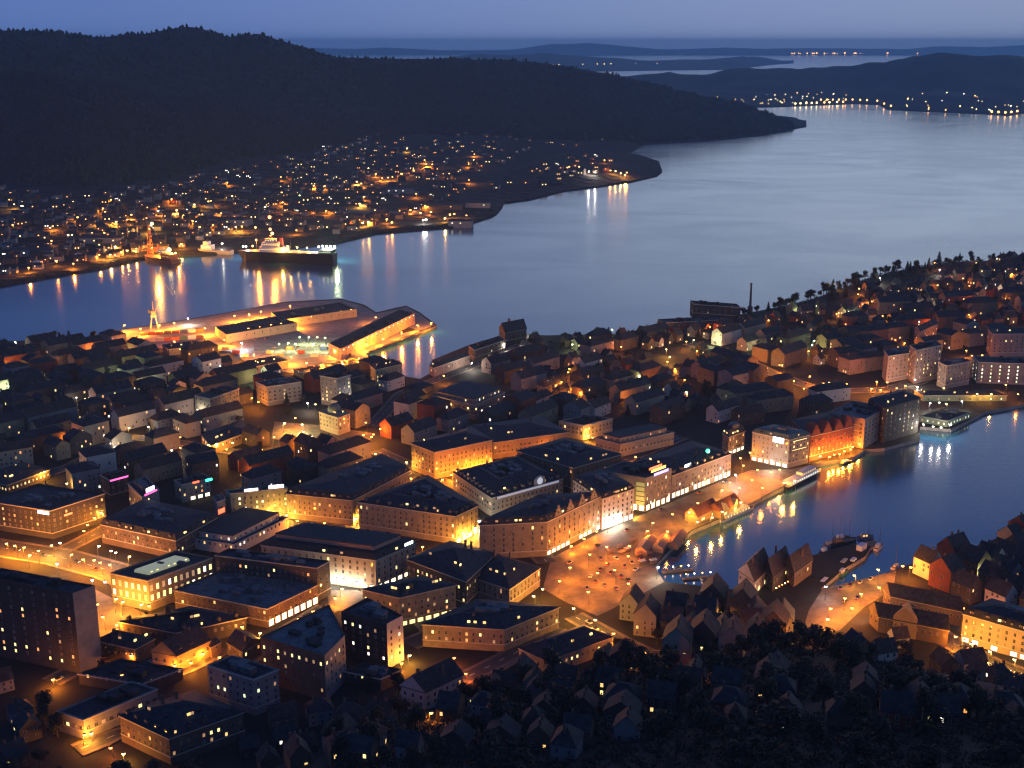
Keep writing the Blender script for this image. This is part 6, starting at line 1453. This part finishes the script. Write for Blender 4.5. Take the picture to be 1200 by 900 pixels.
# cars on the square and the avenue
def car_parts():
    b = MB(); b.loft([(-2.1, -.85, .35), (2.1, -.85, .35), (2.1, .85, .35), (-2.1, .85, .35)], [(-2.15, -.88, .95), (2.1, -.82, .85), (2.1, .82, .85), (-2.15, .88, .95)])
    body = b
    c = MB(); c.loft([(-1.7, -.8, .93), (1.0, -.78, .88), (1.0, .78, .88), (-1.7, .8, .93)], [(-1.3, -.65, 1.5), (.35, -.65, 1.5), (.35, .65, 1.5), (-1.3, .65, 1.5)])
    w = MB().tube((0, -.1, 0), (0, .1, 0), .34, .34, 10)
    return body, c, w
cb, cc, cw = car_parts()
CARM = {k: cb.mesh('car_body', PAL[k]) for k in ('white', 'grey', 'black', 'red', 'blue', 'cream')}
CAB = cc.mesh('car_cabin', GLASS); WHL = cw.mesh('car_wheel', PAL['black'])
HLM = MB().box((0, 0, 0), (.14, .42, .26)).mesh('car_headlight', glow('headlight', (1, .9, .7), 5)); TLM = MB().box((0, 0, 0), (.14, .42, .22)).mesh('car_taillight', glow('taillight', (1, .05, .02), 3)); HLO = MB().box((0, 0, 0), (.14, .42, .26)).mesh('car_headlight_off', PALEMETAL)
def car(px, py, tx, ty, c, on, place):
    p = pt(px, py, BASE + .12); q = pt(tx, ty, BASE + .12); rt = empty('parked_car' if not on else 'car', p, math.atan2(q.y - p.y, q.x - p.x))
    pend(rt, c + (' car with lit headlights ' if on else ' parked car ') + place, 'car', 'cars ' + place)
    link('body', CARM[c], rt); link('cabin', CAB, rt)
    for x in (-1.3, 1.3):
        for y in (-.82, .82): link('wheel', WHL, rt, (x, y, .34))
    for y in (-.55, .55): link('headlight', HLM if on else HLO, rt, (2.1, y, .68)); link('taillight', TLM, rt, (-2.16, y, .72))
cr = random.Random(3); CC = ('white', 'grey', 'black', 'red', 'blue', 'cream')
for px, py in [(704, 655), (712, 662), (722, 655), (732, 664), (716, 672), (728, 676), (740, 660), (704, 668), (692, 676), (745, 668), (736, 680), (698, 682), (752, 655), (688, 690), (708, 686), (722, 690)]:
    car(px, py, px + cr.uniform(-10, 10), py - 8, cr.choice(CC), cr.random() < .25, 'on the market square')
for px, py, tx, ty in [(668, 660, 690, 648), (700, 640, 720, 628), (735, 622, 755, 612), (775, 598, 800, 588), (820, 578, 845, 568), (850, 565, 830, 574)]:
    car(px, py, tx, ty, cr.choice(CC), True, 'on the quay road')
for px, py, tx, ty in [(20, 645, 60, 652), (50, 651, 20, 646), (90, 659, 120, 667), (112, 668, 80, 657), (140, 676, 110, 666)]:
    car(px, py, tx, ty, cr.choice(CC), True, 'on the wide avenue')
for px, py in [(985, 690), (996, 686), (1008, 683), (1020, 679), (990, 705), (1005, 701)]:
    car(px, py, px + 6, py - 8, cr.choice(CC), False, 'on the wharf square')
def parked_row(pts, n, place, seed):
    rnd = random.Random(seed)
    for i in range(n):
        t = (i + rnd.uniform(.1, .9)) / n * (len(pts) - 1); k = min(int(t), len(pts) - 2); f = t - k
        a, b = pts[k], pts[k + 1]; px, py = a[0] + (b[0] - a[0]) * f, a[1] + (b[1] - a[1]) * f
        fw = rnd.random() < .5; A_, B_ = (a, b) if fw else (b, a); o_ = (1.6 if fw else -1.6)
        dx, dy = B_[0] - A_[0], B_[1] - A_[1]; car(px, py + o_, px + dx * .1, py + o_ + dy * .1, rnd.choice(CC), rnd.random() < .4, place)
parked_row([(384, 712), (345, 737), (300, 764), (266, 786)], 7, 'in the lane behind the shopping block', 1)
parked_row([(676, 724), (716, 746), (758, 768)], 5, 'in the street below the square', 2)
parked_row([(1100, 744), (1160, 778), (1195, 790)], 6, 'before the pale floodlit row', 3)
parked_row([(450, 690), (500, 664), (542, 643)], 6, 'in the bright store lane', 4)
parked_row([(480, 636), (436, 622), (340, 614)], 6, 'in the tram street', 5)
parked_row([(862, 418), (905, 438), (950, 454), (1040, 457)], 6, 'in the headland street', 6)
parked_row([(60, 800), (112, 772), (150, 764), (200, 788)], 6, 'by the gabled orange-lit house', 7)
for px, py in [(300, 398), (312, 397), (322, 408), (335, 408), (349, 407), (362, 408), (374, 406), (270, 404), (430, 396), (444, 392), (460, 386), (410, 401), (290, 391), (330, 385)]: car(px, py, px + 8, py - 3 + cr.uniform(-2, 2), cr.choice(CC), cr.random() < .3, 'on the port apron')
# red fairy lights along the pier houses
A, B = pt(908, 690, 4.5), pt(948, 668, 4.5); rt = empty('light_string', A); pend(rt, 'string of small red and yellow lights along the pier houses', 'fairy lights')
e = B - A; MB().tube((0, 0, 0), tuple(e), .06, .06, 4).build('cable', METAL, rt)
for k in range(12): MB().ball((0, 0, 0), .42, 6).build('bulb', LEMIT['r' if k % 3 else 'y'], rt, tuple(e * ((k + .5) / 12)))
settle_labels()
